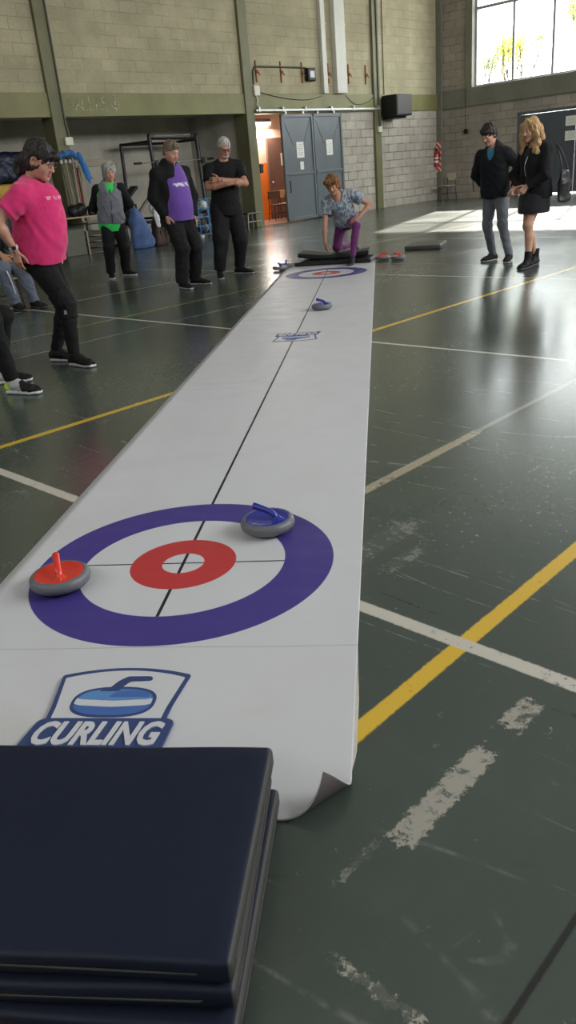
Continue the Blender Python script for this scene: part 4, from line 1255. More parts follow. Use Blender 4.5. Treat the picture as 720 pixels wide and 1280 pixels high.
# ------------------------------------------------------------------ outside the window
M_bark = plain('tree_bark', (.12, .09, .06), .9)
def leaf_mat(name, c):
    n = NT(name); f = n.noise(3, 3)
    n.set(color=n.mix(f, tuple(x * .7 for x in c), tuple(x * 1.3 for x in c)), rough=.6)
    n.b.inputs['Transmission Weight'].default_value = 0
    tl = n.n('ShaderNodeBsdfTranslucent'); tl.inputs[0].default_value = c + (1,)
    m = n.n('ShaderNodeMixShader'); m.inputs[0].default_value = .45
    n.l(n.b.outputs[0], m.inputs[1]); n.l(tl.outputs[0], m.inputs[2]); n.l(m.outputs[0], n.out.inputs[0])
    return n.m
M_leaf = [leaf_mat('yellow_green_leaf', (.50, .52, .10)), leaf_mat('dull_green_leaf', (.36, .42, .20))]
def tree(label, u_, v_, h, seed, mi, spread, nl, rad=1.0):
    rng = random.Random(seed)
    t = hthing('leafy_tree', label, 'tree', u_, v_, 0, 0, 'trees outside the window')
    bm = NB(); tips = []
    def grow(p, d, L, r, lev):
        q = p + d * L
        rr_ = math.hypot(q.x, q.y)
        if rr_ > rad * .8: q.x *= rad * .8 / rr_; q.y *= rad * .8 / rr_
        add_tube(bm, [p, (p + q) / 2 + Vector((rng.uniform(-.03, .03) * L, rng.uniform(-.03, .03) * L, 0)), q], [r, r * .85, r * .7], 6)
        if lev == 0 or q.z > h * .98: tips.append((q, L)); return
        for _ in range(3 if lev > 1 else 3):
            dd = (d + Vector((rng.uniform(-1, 1) * spread, rng.uniform(-1, 1) * spread, rng.uniform(.1, .9)))).normalized()
            grow(q, dd, L * rng.uniform(.42, .62), r * .62, lev - 1)
        tips.append((q, L))
    grow(Vector((0, 0, -.1)), Vector((0, 0, 1)), h * .52, .06, 4)
    obj('trunk', bm, M_bark, t, smooth=True)
    bm = NB()
    for _ in range(nl):
        c, L = rng.choice(tips)
        p = c + Vector((rng.gauss(0, 1), rng.gauss(0, 1), rng.gauss(0, 1))) * .20
        if p.z > h or math.hypot(p.x, p.y) > rad - .08: continue
        M = Matrix.Translation(p) @ Euler((rng.uniform(-1, 1), rng.uniform(-1, 1), rng.uniform(0, 6))).to_matrix().to_4x4()
        a = rng.uniform(.035, .07)
        vs = [bm.verts.new(M @ Vector(q)) for q in ((0, -a, 0), (a * .45, -a * .2, a * .12), (a * .3, a * .5, .0), (0, a, -a * .1), (-a * .3, a * .5, 0), (-a * .45, -a * .2, a * .12))]
        bm.faces.new(vs)
    obj('foliage', bm, M_leaf[mi], t)
tree('pale leafed sapling outside the first window light', -3.0, -.15, 4.5, 1, 1, .5, 1300, .66)
tree('thin yellow-green tree outside between the first two lights', -6.4, -.5, 5.3, 2, 1, .5, 1700, 1.1)
tree('taller yellow-green tree outside the second window light', -3.0, 1.30, 4.9, 3, 0, .42, 1300, .72)
tree('bushy yellow tree outside the wire-guarded window light', -5.6, 2.7, 6.1, 4, 0, .55, 2400, 1.2)
bm = NB(); add_box(bm, (-30, -30, -.15), (-.31, 40, -.1)); hobj('ground_outside', bm, plain('outside_ground', (.22, .21, .16), .9))
# ------------------------------------------------------------------ people
V3 = lambda *a: np.array(a, float)
def nrm(v):
    v = np.array(v, float); return v / (np.linalg.norm(v) + 1e-9)
def skin_mat(name, c):
    n = NT(name)
    f = n.noise(14, 4); g = n.noise(3.5, 2)
    col = n.mix(f, tuple(x * .92 for x in c), tuple(min(1, x * 1.08) for x in c))
    col = n.mix(n.ramp(g, .5, .8, 0, .35), col, (c[0] * 1.02, c[1] * .78, c[2] * .72))
    n.set(color=col, rough=.5, spec=.4)
    n.b.inputs['Subsurface Weight'].default_value = .12
    n.b.inputs['Subsurface Radius'].default_value = (.02, .008, .004)
    n.b.inputs['Subsurface Scale'].default_value = .5
    n.bump(n.noise(240, 2), .08, .002)
    return n.m
def hair_mat(name, c, lite=None, sc=(120, 120, 14)):
    n = NT(name)
    lite = lite or tuple(min(1, x * 1.7 + .01) for x in c)
    s = n.noise(1.0, 4, .6, n.mapping(sc), .6)
    n.set(color=n.mix(n.ramp(s, .3, .7, 0, 1), tuple(x * .6 for x in c), lite), rough=.5, spec=.3)
    n.bump(s, .5, .004)
    return n.m
M_lip = plain('lip', (.36, .12, .10), .45)
M_eyew = plain('eye_white', (.34, .31, .29), .35)
M_iris = plain('iris_dark', (.03, .018, .012), .15)
M_sole = plain('white_sole', (.62, .62, .62), .6)
M_soled = plain('dark_sole', (.05, .05, .05), .6)
M_shoeblk = cloth('black_shoe', (.009, .009, .0095), wr=.15, rough=.65, sheen=0.0)
M_lace = plain('dark_lace', (.05, .05, .05), .8)
M_blk = cloth('black_fabric', (.007, .007, .0075), wr=.35, sheen=.02)
M_blk2 = cloth('black_jersey', (.008, .008, .0095), wr=.35, sheen=.02)

_cache = {}
def head_local(female, wide):
    key = ('head', female, wide)
    if key in _cache: return _cache[key]
    s = SDF((-.11, -.13, -.25), (.11, .14, .14), .0036)
    s.ell((0, -.014, .030), (.074, .094, .088), k=.01)
    s.ell((0, .012, -.020), (.064 * wide, .078, .085), k=.03)
    s.ell((0, .030, -.078), (.046 * wide, .052, .036), k=.03)          # jaw
    s.ell((0, .068, -.100), (.020, .018, .016), k=.025)                # chin
    for x in (-1, 1):
        s.ell((x * .036, .058, -.035), (.024, .022, .024), k=.025)     # cheek
        s.ell((x * .031, .090, .008), (.017, .013, .011), k=.010, op='sub')
        s.seg((x * .012, .086, .026), (x * .048, .070, .024), .008 if not female else .006, .006, k=.012)
        s.ell((x * .031, .078, .006), (.0145, .0135, .0125), k=.004)   # lids over the eyeball
        s.ell((x * .076, -.012, -.006), (.009, .022, .032), Euler((0, 0, x * -.35)).to_matrix(), k=.006)
        s.ell((x * .081, -.004, -.004), (.006, .010, .016), k=.005, op='sub')
        s.ell((x * .011, .094, -.036), (.009, .010, .008), k=.006)     # nostril wings
    s.seg((0, .084, .012), (0, .106, -.032), .0075, .0115, k=.012)
    s.ell((0, .087, -.0605), (.021, .010, .0055), k=.005); s.ell((0, .086, -.0705), (.019, .010, .0065), k=.005)
    s.ell((0, .098, -.0655), (.022, .008, .0016), k=.003, op='sub')
    r = .050 if female else .058
    s.seg((0, -.030, -.07), (0, -.045, -.22), (r, r), (r * 1.12, r * 1.05), k=.03, xdir=(1, 0, 0))
    V, F = s.mesh(1)
    c = V[F].mean(1)
    mi = np.zeros(len(F), int)
    mi[(np.abs(c[:, 0]) < .022) & (c[:, 2] < -.054) & (c[:, 2] > -.078) & (c[:, 1] > .082)] = 1
    _cache[key] = (V, F, mi); return _cache[key]

def hand_local(curl, spread, thumb):
    """left hand, wrist at origin, fingers along +y, back of the hand +z, thumb towards +x."""
    key = ('hand', tuple(curl), spread, thumb)
    if key in _cache: return _cache[key]
    s = SDF((-.085, -.05, -.13), (.11, .22, .07), .0032)
    s.seg((0, -.045, 0), (0, .012, 0), (.028, .021), (.029, .018), k=.008, xdir=(1, 0, 0))
    s.seg((0, .008, 0), (.002, .085, -.002), (.030, .016), (.040, .0125), k=.012, xdir=(1, 0, 0), cap=.8)
    fx = (.031, .0105, -.0105, -.030); fy = (.088, .093, .089, .080); fl = (.072, .080, .074, .058)
    for i in range(4):
        d = nrm(V3(spread * (1.5 - i) * .10, 1, 0)); up = V3(0, 0, 1)
        p = V3(fx[i] * .8, fy[i] - .03, -.002); a = 0
        q = V3(fx[i], fy[i], -.002)
        s.seg(p, q, .010, .0092, k=.008)
        s.ell(q + V3(0, 0, .004), .0085, k=.006)
        for j, (fr, r0, r1) in enumerate(((.46, .0090, .0082), (.31, .0082, .0076), (.23, .0076, .0066))):
            a += curl[j] * (1 + .06 * i)
            dd = d * math.cos(a) - up * math.sin(a)
            q2 = q + dd * fl[i] * fr
            s.seg(q, q2, r0, r1, k=.003); q = q2
    q = V3(.026, .022, -.006)
    d = nrm(V3(.75, .62, -.22))
    for j, (L, r0, r1) in enumerate(((.040, .0135, .0112), (.032, .0108, .0098), (.026, .0098, .0078))):
        q2 = q + d * L; s.seg(q, q2, r0, r1, k=.008 if j == 0 else .003); q = q2
        d = nrm(d + V3(-.42 * thumb, .35, -.25 * thumb))
    V, F = s.mesh(1)
    _cache[key] = (V, F); return _cache[key]

RELAX = (.35, .45, .30); FLAT = (.10, .12, .08); GRIP = (.8, 1.0, .6); CUP = (.55, .6, .4)

def ik(A, C, l1, l2, pole):
    A, C, pole = V3(*A), V3(*C), V3(*pole)
    D = C - A; d = np.linalg.norm(D)
    if d > (l1 + l2) * .998:
        k = d / ((l1 + l2) * .998); l1 *= k; l2 *= k
    x = (l1 * l1 - l2 * l2 + d * d) / (2 * d)
    h = math.sqrt(max(0, l1 * l1 - x * x))
    u = D / d; pp = pole - u * pole.dot(u); pp = nrm(pp)
    return A + u * x + pp * h

class Person:
    def __init__(s, label, base, h, P, N, face, H, look, skin, hair_m, female=False, chest=None, tilt=0.0, wide=1.0, name='person', chest_right=None, bend=0.0, bulk=1.0, shw=None, headscale=1.0):
        s.b = V3(base[0], base[1], 0); s.k = h / 1.72; s.female = female
        s.P = V3(*P) - s.b; s.N = V3(*N) - s.b; s.H = V3(*H) - s.b
        s.f = nrm(V3(face[0], face[1], 0)); s.r = V3(s.f[1], -s.f[0], 0)
        c = chest or face
        s.cf = nrm(V3(c[0], c[1], 0)); s.cr = V3(s.cf[1], -s.cf[0], 0)
        if chest_right is not None: s.cr = nrm(chest_right)
        s.bend = bend; s.bulk = bulk; s.label = label; s.hs = headscale * s.k ** .5
        s.sk = skin; s.hm = hair_m; s.wide = wide
        w = (shw or (.165 if female else .188)) * s.k
        up = nrm(s.N - s.P)
        s.S = {'R': s.N - up * .065 * s.k + s.cr * w, 'L': s.N - up * .065 * s.k - s.cr * w}
        s.hip = {'R': s.P - nrm(s.N - s.P) * .03 + s.r * .085 * s.k, 'L': s.P - nrm(s.N - s.P) * .03 - s.r * .085 * s.k}
        s.el = {}; s.wr = {}; s.kn = {}; s.an = {}; s.ft = {}; s.hands = {}
        ld = nrm(look); rr = nrm(np.cross(ld, V3(0, 0, 1))); uu = np.cross(rr, ld)
        rr2 = rr * math.cos(tilt) + uu * math.sin(tilt); uu = np.cross(rr2, ld); rr = rr2
        s.HM = np.stack([rr, ld, uu], 1)
        s.parts = []
    def arm(s, side, wrist, pole, elbow=None, d=None, n=None, curl=RELAX, spread=.3, thumb=.4):
        w = V3(*wrist) - s.b
        e = (V3(*elbow) - s.b) if elbow is not None else ik(s.S[side], w, .285 * s.k, .25 * s.k, pole)
        s.el[side] = e; s.wr[side] = w
        s.hands[side] = (nrm(d if d is not None else w - e), nrm(n), curl, spread, thumb)
    def leg(s, side, ankle, pole, foot, knee=None):
        a = V3(*ankle) - s.b
        s.an[side] = a; s.ft[side] = nrm(V3(foot[0], foot[1], foot[2] if len(foot) > 2 else 0))
        s.kn[side] = (V3(*knee) - s.b) if knee is not None else ik(s.hip[side], a, .415 * s.k, .415 * s.k, pole)
    def spine(s, t):
        M = (s.P + s.N) / 2 + s.f * s.bend
        if t < 0: return s.P + (s.N - s.P) * t
        if t > 1: return s.N + nrm(s.N - M) * (t - 1) * .5
        return s.P * (1 - t) ** 2 + 2 * M * t * (1 - t) + s.N * t * t
    def stations(s, prof, infl=0.0):
        out = []
        for t, a, b, yo in prof:
            x = nrm(s.r * (1 - min(1, max(0, t))) + s.cr * min(1, max(0, t)))
            ff = nrm(s.f * (1 - min(1, max(0, t))) + s.cf * min(1, max(0, t)))
            out.append((s.spine(t) + ff * yo * s.k, (a + infl) * s.k, (b + infl) * s.k, x))
        # densify so the profile reads as a curve
        res = []
        for i in range(len(out) - 1):
            for j in range(3):
                u = j / 3; A, B = out[i], out[i + 1]; us = u * u * (3 - 2 * u) * .5 + u * .5
                res.append(tuple(A[q] * (1 - us) + B[q] * us for q in range(3)) + (nrm(A[3] * (1 - us) + B[3] * us),))
        res.append(out[-1]); return res
    def grid(s, pts, m, h):
        p = np.array(pts); return SDF(p.min(0) - m, p.max(0) + m, h)
    def all_pts(s):
        return [s.P, s.N] + list(s.S.values()) + list(s.el.values()) + list(s.wr.values()) + list(s.kn.values()) + list(s.an.values()) + list(s.hip.values())
    MALE = [(-.10, .12, .09, 0), (.04, .155, .11, -.005), (.25, .145, .10, 0), (.5, .148, .105, .005), (.75, .165, .115, .005), (.90, .15, .09, 0), (1.0, .075, .06, 0)]
    FEM = [(-.10, .12, .09, 0), (.04, .165, .115, -.01), (.30, .13, .095, 0), (.5, .138, .10, .005), (.75, .15, .11, .01), (.90, .135, .085, 0), (1.0, .065, .055, 0)]
    def build(s, legs_bare=False):
        k = s.k
        g = s.grid(s.all_pts(), .24, .0065)
        prof = s.FEM if s.female else s.MALE
        g.tube(s.stations(prof, -.012), k=.02)
        top = s.spine(.86)
        for sd in 'RL':
            ar = .92 if s.female else 1.0
            g.seg(s.spine(.84), s.S[sd], .055 * k, .052 * k * ar, k=.04)
            g.seg(s.S[sd], s.el[sd], .048 * k * ar * s.bulk, .038 * k * ar * s.bulk, k=.02)
            e2 = s.el[sd] + (s.wr[sd] - s.el[sd]) * .3
            g.seg(s.el[sd], e2, .037 * k * ar * s.bulk, .040 * k * ar * s.bulk, k=.02)
            g.seg(e2, s.wr[sd], .040 * k * ar * s.bulk, .026 * k * ar, k=.02)
            kn, an, hp = s.kn[sd], s.an[sd], s.hip[sd]
            g.seg(hp, kn, .074 * k, .050 * k, k=.03)
            c1 = kn + (an - kn) * .33 - s.f * .012
            g.seg(kn, c1, .048 * k, .052 * k, k=.03); g.seg(c1, an, .052 * k, .031 * k, k=.02)
            ff = s.ft[sd]
            g.seg(an - ff * .03 - V3(0, 0, .03), an + ff * .13 * k - V3(0, 0, .055), (.028, .028), (.036, .018), k=.02, xdir=np.cross(ff, V3(0, 0, 1)))
        g.seg(s.spine(.95), s.spine(1.0) + (s.H - s.N) * .5, .055 * k, .05 * k, k=.03)
        V, F = g.mesh(1)
        Vs, Fs, Ms = [V], [F], [np.zeros(len(F), int)]
        n0 = len(V)
        hv, hf, hm = head_local(s.female, s.wide)
        Vs.append((hv * s.hs) @ s.HM.T + s.H); Fs.append(hf + n0); Ms.append(hm); n0 += len(hv)
        for sd in 'RL':
            d, n, curl, spread, th = s.hands[sd]
            n = nrm(n - d * n.dot(d))
            hv, hf = hand_local(curl, spread, th)
            x = np.cross(d, n)
            B = np.stack([x, d, n], 1)
            hv = hv * (.93 if s.female else 1.0) * k ** .5
            if sd == 'R':
                hv = hv * V3(-1, 1, 1); hf = hf[:, ::-1]
            Vs.append(hv @ B.T + s.wr[sd]); Fs.append(hf + n0); Ms.append(np.zeros(len(hf), int)); n0 += len(hv)
        o = npmesh('person', np.concatenate(Vs), np.concatenate(Fs), [s.sk, M_lip], mi=np.concatenate(Ms))
        o.location = s.b; tag(o, s.label, 'person')
        s.o = o
        for x in (-1, 1):
            bm = NB()
            add_sphere(bm, (x * .031, .0785, .007), .0130, u=14, v=10)
            t = bmesh.new(); bmesh.ops.create_circle(t, cap_ends=True, segments=14, radius=.0062); merge(bm, t, Matrix.Translation((x * .031, .0917, .005)) @ Matrix.Rotation(R(-90), 4, 'X'), 1)
            s.head_part('eye', bm, [M_eyew, M_iris])
            bm = NB(); add_tube(bm, [(x * .014, .0925, .027), (x * .031, .0915, .033), (x * .050, .0755, .028)], [.003, .0035, .002], 6)
            s.head_part('eyebrow', bm, s.hm)
        return s
    def head_part(s, name, bm, mat, smooth=True):
        M = Matrix([list(s.HM[i] * s.hs) + [s.H[i]] for i in range(3)] + [[0, 0, 0, 1]])
        bmesh.ops.transform(bm, matrix=M, verts=bm.verts)
        return obj(name, bm, mat, s.o, smooth=smooth)
    def hair(s, fn, wr=(.006, 60, 1), mat=None, name='hair'):
        g = SDF((-.19, -.22, -.42), (.19, .17, .19), .0048)
        fn(g)
        if wr:
            g.wrinkle(wr[0] * 1.15, wr[1], wr[2], (1, 1, .5)); g.wrinkle(wr[0] * .7, wr[1] * 2.3, wr[2] + 40, (1, 1, .4))
        V, F = g.mesh(1)
        return npmesh(name, (V * s.hs) @ s.HM.T + s.H, F, mat or s.hm, s.o)
    def glasses(s, mat, r=.021):
        bm = NB()
        for x in (-1, 1):
            pts = [(x * .032 + r * 1.15 * math.cos(a), .1005 - .004 * abs(math.cos(a)), .004 + r * .82 * math.sin(a)) for a in [2 * PI * i / 20 for i in range(20)]]
            add_tube(bm, pts, .0022 if mat is not M_darkrim else .0038, 6, closed=True)
            add_tube(bm, [(x * .056, .096, .010), (x * .074, .06, .010), (x * .082, -.01, .008)], .0018, 6)
        add_tube(bm, [(-.009, .101, .008), (0, .105, .010), (.009, .101, .008)], .002, 6)
        return s.head_part('glasses', bm, mat)
    def garment(s, name, mat, fn, m=.22, h=.0075, wr=None, keep=None, smooth=1, mi=None, label=None):
        g = s.grid(s.all_pts(), m, h)
        fn(g)
        for w in (wr or []): g.wrinkle(*w)
        V, F = g.mesh(smooth)
        o = npmesh(name, V, F, mat, s.o, keep=keep)
        if mi is not None:
            c = np.zeros((len(o.data.polygons), 3)); o.data.polygons.foreach_get('center', c.ravel()) if False else None
            cs = np.array([p.center for p in o.data.polygons]); o.data.polygons.foreach_set('material_index', mi(cs).astype(np.int32))
        if label: o['label'] = label
        return o
    def top(s, g, prof, sleeve=1.0, r0=.066, r1=.055, r2=.045, hem=None, neck=.068, infl=0.0, neckdrop=.0, flare=.0, sides='RL', fr=1.0):
        k = s.k
        g.tube(s.stations(prof, infl), k=.025)
        for sd in sides:
            g.seg(s.spine(.83), s.S[sd], (r0 + .006 + infl) * k, (r0 + infl) * k, k=.06)
            e = s.el[sd]; w = s.wr[sd]
            if sleeve <= 1:
                q = s.S[sd] + (e - s.S[sd]) * sleeve
                g.seg(s.S[sd], q, (r0 + infl) * k, (r1 + flare + infl) * k, k=.03, cap=.25)
            else:
                q = e + (w - e) * (sleeve - 1)
                g.seg(s.S[sd], e, (r0 + infl) * k, (r1 + infl) * k, k=.03)
                g.seg(e, q, (r1 + infl) * k, (r2 + infl) * k, k=.03, cap=.3)
        if hem is not None: s.cut(g, hem)
        if neck:
            a = s.spine(.97) + s.cf * neckdrop
            g.seg(a, s.H + s.cf * neckdrop * .5, neck * k, neck * k * 1.2, k=.012, op='sub')
    def cut(s, g, t, up=True):
        """hem: keep what lies above spine parameter t."""
        c = s.spine(t); n = nrm(s.P - s.N) if t >= 0 or True else None
        sl, P = g.block(g.lo, g.lo + g.n * g.h)
        f = (P[0] - c[0]) * n[0] + (P[1] - c[1]) * n[1] + (P[2] - c[2]) * n[2]
        # only the trunk is cut, not hands or sleeves hanging lower
        far = np.full(g.d.shape, -1.0, np.float32)
        q = [P[i] - s.spine(0)[i] for i in range(3)]
        hd = np.sqrt((q[0] * s.r[0] + q[1] * s.r[1]) ** 2 + 0 * q[2])
        for sd in 'RL':
            pass
        g.put(sl, f.astype(np.float32), .004, 'int')
    def pants(s, name, mat, r=(.098, .070, .058), waist=.22, end=.96, infl=0.0, wr=None, prof=None, label=None, calf=None):
        k = s.k
        pr = prof or [(-.12, .10, .085, 0), (-.02, .165, .118, -.01), (.10, .165, .115, -.008), (waist, .15, .108, 0)]
        def fn(g):
            g.tube(s.stations(pr, infl + .004), k=.03)
            for sd in 'RL':
                kn, an, hp = s.kn[sd], s.an[sd], s.hip[sd]
                g.seg(hp + (kn - hp) * .04, kn, (r[0] + infl) * k, (r[1] + infl) * k, k=.045)
                q = kn + (an - kn) * end
                if calf:
                    c1 = kn + (an - kn) * .34
                    g.seg(kn, c1, (r[1] + infl) * k, (calf + infl) * k, k=.03); g.seg(c1, q, (calf + infl) * k, (r[2] + infl) * k, k=.02, cap=.25)
                else: g.seg(kn, q, (r[1] + infl) * k, (r[2] + infl) * k, k=.03, cap=.25)
        return s.garment(name, mat, fn, wr=wr, label=label)
    def shoe(s, side, mat, sole, L=.27, ground=0.0, high=.0, toe_m=None, accent=None, label=None, floor=True):
        """upper, sole and laces of one shoe, built along the foot direction."""
        an = s.an[side]; f = s.ft[side]; x = nrm(np.cross(f, V3(0, 0, 1))); up = np.cross(x, f)
        L = L * s.k; heel = an - f * .06 * s.k
        gz = ground if floor else None
        def pt(a, z): # along the foot from the heel, height above ground
            p = heel + f * a * L
            if floor: p = V3(p[0], p[1], ground + z)
            else: p = p + up * (z - an_h)
            return p
        an_h = .085
        g = SDF(np.minimum(heel, heel + f * L) - .14, np.maximum(heel, heel + f * L) + .14, .0055)
        st = [(pt(.05, .050), .031, .034, x), (pt(.22, .058), .034, .044, x), (pt(.42, .052), .036, .042, x), (pt(.62, .042), .043, .030, x), (pt(.80, .036), .044, .023, x), (pt(.95, .030), .033, .016, x)]
        g.tube(st, k=.02)
        g.seg(pt(.24, .06), an + (up if not floor else V3(0, 0, 1)) * (.015 + high), (.034, .042), (.040 + (.006 if high else 0), .040 + (.006 if high else 0)), k=.03, xdir=x, cap=.2)
        sn = V3(0, 0, 1) if floor else up
        g.plane(pt(.4, .022), -sn)
        g.wrinkle(.004, 55, 3)
        V, F = g.mesh(1)
        mats = [mat]; mi = None
        if toe_m is not None:
            c = V[F].mean(1); a = (c - heel) @ f / L; zz = (c @ sn) - (pt(.4, 0) @ sn)
            mi = np.zeros(len(F), int); mi[a < .58 - zz * 1.2] = 1; mats = [mat, toe_m]
            if accent is not None: mi[a + zz * .9 < .20] = 2; mats.append(accent)
        u = npmesh('shoe', V, F, mats, s.o, mi=mi)
        if label: u['label'] = label
        g = SDF(np.minimum(heel, heel + f * L) - .12, np.maximum(heel, heel + f * L) + .12, .0055)
        g.tube([(pt(.04, .014), .034, .018, x), (pt(.3, .014), .036, .018, x), (pt(.5, .013), .039, .017, x), (pt(.75, .013), .047, .017, x), (pt(.96, .016), .036, .014, x)], k=.01)
        g.plane(pt(.4, .001), -sn); g.plane(pt(.4, .027), sn)
        V, F = g.mesh(1); npmesh('sole', V, F, sole, u)
        bm = NB()
        for q in range(4):
            a = .40 + q * .065; w = .022
            zc = .094 - q * .011
            add_tube(bm, [Vector(pt(a, zc - .012) - x * w), Vector(pt(a + .01, zc + .002)), Vector(pt(a, zc - .012) + x * w)], .0032, 5)
        obj('laces', bm, M_lace, u)
        return u

def shell(g, r=(.084, .104, .097), c=(0, -.016, .034), nape=-.045, face=((0, .120, -.035), (.079, .075, .115)), k=.006):
    g.ell(c, r, k=.01)
    g.ell((0, -.045, -.02), (r[0] * .92, r[1] * .72, .075), k=.03)
    g.plane((0, 0, nape), (0, .25, -1), k=.01)
    g.ell(face[0], face[1], k=k, op='sub')

def print_mat(name, base, ink, zlo, zhi, fx, fy, half, sc=38):
    """cloth with a printed band across the chest: between two heights on the side that faces (fx, fy)."""
    n = NT(name)
    f = n.noise(5, 4)
    col = n.mix(f, tuple(x * .85 for x in base), tuple(min(1, x * 1.15) for x in base))
    X = n.xyz()
    side = n.math('ADD', n.math('MULTIPLY', X[0], fy), n.math('MULTIPLY', X[1], -fx))
    front = n.math('ADD', n.math('MULTIPLY', X[0], fx), n.math('MULTIPLY', X[1], fy))
    m = n.math('MULTIPLY', n.ramp(X[2], zlo, zlo + .006, 0, 1), n.ramp(X[2], zhi - .006, zhi, 1, 0))
    m = n.math('MULTIPLY', m, n.ramp(n.math('ABSOLUTE', side), half - .01, half, 1, 0))
    m = n.math('MULTIPLY', m, n.ramp(front, .02, .04, 0, 1))
    w = n.ramp(n.noise(sc, 2, .5, n.mapping((1, 1, .6))), .42, .5, 0, 1)
    col = n.mix(n.math('MULTIPLY', m, w), col, ink)
    n.set(color=col, rough=.85, sheen=.25, spec=.25)
    folds = n.noise(9, 3, .5, n.mapping((1, 1, .55)), .8)
    n.bump(n.math('ADD', folds, n.math('MULTIPLY', n.noise(420, 2), .06)), .3, .03)
    return n.m

SK1 = skin_mat('skin_fair', (.50, .27, .19)); SK2 = skin_mat('skin_tan', (.44, .22, .145)); SK3 = skin_mat('skin_light', (.52, .30, .21))
HBLACK = hair_mat('hair_black', (.012, .010, .009), (.04, .032, .028)); HGREY = hair_mat('hair_grey', (.24, .22, .20), (.50, .48, .45)); HBROWN = hair_mat('hair_brown_grey', (.10, .07, .045), (.24, .19, .13))
HWHITE = hair_mat('hair_white', (.38, .36, .32), (.62, .60, .55)); HAUB = hair_mat('hair_auburn', (.14, .055, .02), (.36, .18, .07)); HBLOND = hair_mat('hair_blonde', (.36, .19, .07), (.68, .46, .22))
M_darkrim = plain('dark_glasses_rim', (.02, .02, .022), .3)
BASE = (0, 0)

# ---- woman in the pink T-shirt
p = Person('person in a bright pink T-shirt and black leggings, wearing glasses', (-2.58, 6.12), 1.66, (-2.635, 6.13, .87), (-2.585, 6.13, 1.345), (1, -.02), (-2.475, 6.10, 1.505), (.92, -.16, -.42), SK1, HBLACK, True, shw=.19, bulk=1.22, wide=1.1, headscale=1.10)
p.arm('R', (-2.715, 5.90, .905), (-.6, -.5, 0), d=(-.02, -.02, -1), n=(-.25, -1, 0), curl=(.30, .35, .25), spread=.5)
p.arm('L', (-2.60, 6.40, .88), (-1, .2, 0), d=(.05, 0, -1), n=(0, 1, 0))
p.leg('R', (-2.455, 6.00, .085), (1, 0, .1), (.86, -.5)); p.leg('L', (-2.70, 6.23, .085), (1, .05, .1), (.97, -.22))
p.build()
PINK = print_mat('pink_cotton', (.62, .028, .15), (.78, .30, .40), 1.232, 1.262, .95, -.3, .085, 50)
prof = [(-.16, .215, .185, .01), (.0, .215, .19, .015), (.25, .212, .20, .03), (.5, .205, .195, .035), (.72, .20, .18, .03), (.88, .165, .125, 0), (1.0, .085, .075, 0)]
p.garment('t_shirt', PINK, lambda g: p.top(g, prof, .62, .088, .082, hem=-.13, neck=.070, neckdrop=.016, flare=.004), h=.0065, wr=[(.010, 16, 4, (1, 1, .6)), (.005, 40, 6)], m=.26)
p.pants('leggings', M_blk, (.115, .075, .045), wr=[(.004, 40, 5, (1, 1, 1.5))], prof=[(-.14, .11, .10, 0), (-.02, .185, .15, -.01), (.10, .185, .155, .0), (.22, .17, .15, .01)], calf=.066)
def brace(g):
    for sd in 'R':
        kn, an, hp = p.kn[sd], p.an[sd], p.hip[sd]
        a = kn + nrm(hp - kn) * .10; b = kn + nrm(an - kn) * .11
        g.seg(a, kn, .090, .087, k=.02, cap=.2); g.seg(kn, b, .087, .076, k=.02, cap=.2)
p.garment('knee_brace', cloth('neoprene', (.0045, .0045, .005), rough=.75, sheen=0.0), brace, wr=[(.004, 50, 7)])
kk = p.kn['R'] + V3(.02, -.088, -.05)
bm = NB(); add_lathe(bm, [(.006, 0), (.010, 0), (.010, .002), (.006, .002)], 16, Matrix.Translation(kk) @ Matrix.Rotation(R(90), 4, 'X'), cap=False); add_box(bm, (kk[0] - .012, kk[1] - .004, kk[2] - .018), (kk[0] + .012, kk[1] + .002, kk[2] - .013)); obj('brace_emblem', bm, M_sole, p.o)
for sd in 'RL': p.shoe(sd, M_shoeblk, M_sole, .28)
def hr(g):
    shell(g, (.090, .110, .104), nape=-.07, face=((0, .124, -.05), (.074, .072, .105)))
    g.tube([((-.05, .074, .068), .022, .02, (1, 0, 0)), ((-.01, .094, .062), .03, .02, (1, 0, 0)), ((.05, .082, .052), .022, .02, (1, 0, 0))], k=.02)
    g.tube([((0, -.10, -.0), .05, .04, (1, 0, 0)), ((0, -.135, -.05), .048, .04, (1, 0, 0)), ((0, -.125, -.12), .035, .03, (1, 0, 0)), ((0, -.11, -.16), .015, .015, (1, 0, 0))], k=.03)
    g.ell((.084, -.002, -.008), (.03, .024, .034), k=.01, op='sub'); g.ell((-.084, -.002, -.008), (.03, .024, .034), k=.01, op='sub')
p.hair(hr, (.008, 55, 1)); p.glasses(plain('thin_glasses_rim', (.10, .05, .05), .3))
w = p.wr['R']; d = nrm(p.el['R'] - w)
bm = NB(); add_tube(bm, [Vector(w + d * .015), Vector(w + d * .040)], .0335, 20); o = obj('watch_band', bm, M_sole, p.o, label='white watch band')
bm = NB(); c = w + d * .027 + V3(.018, -.034, 0); add_box(bm, (c[0] - .016, c[1] - .006, c[2] - .014), (c[0] + .016, c[1] + .006, c[2] + .014), bevel=.003); obj('watch_face', bm, M_darkrim, o)

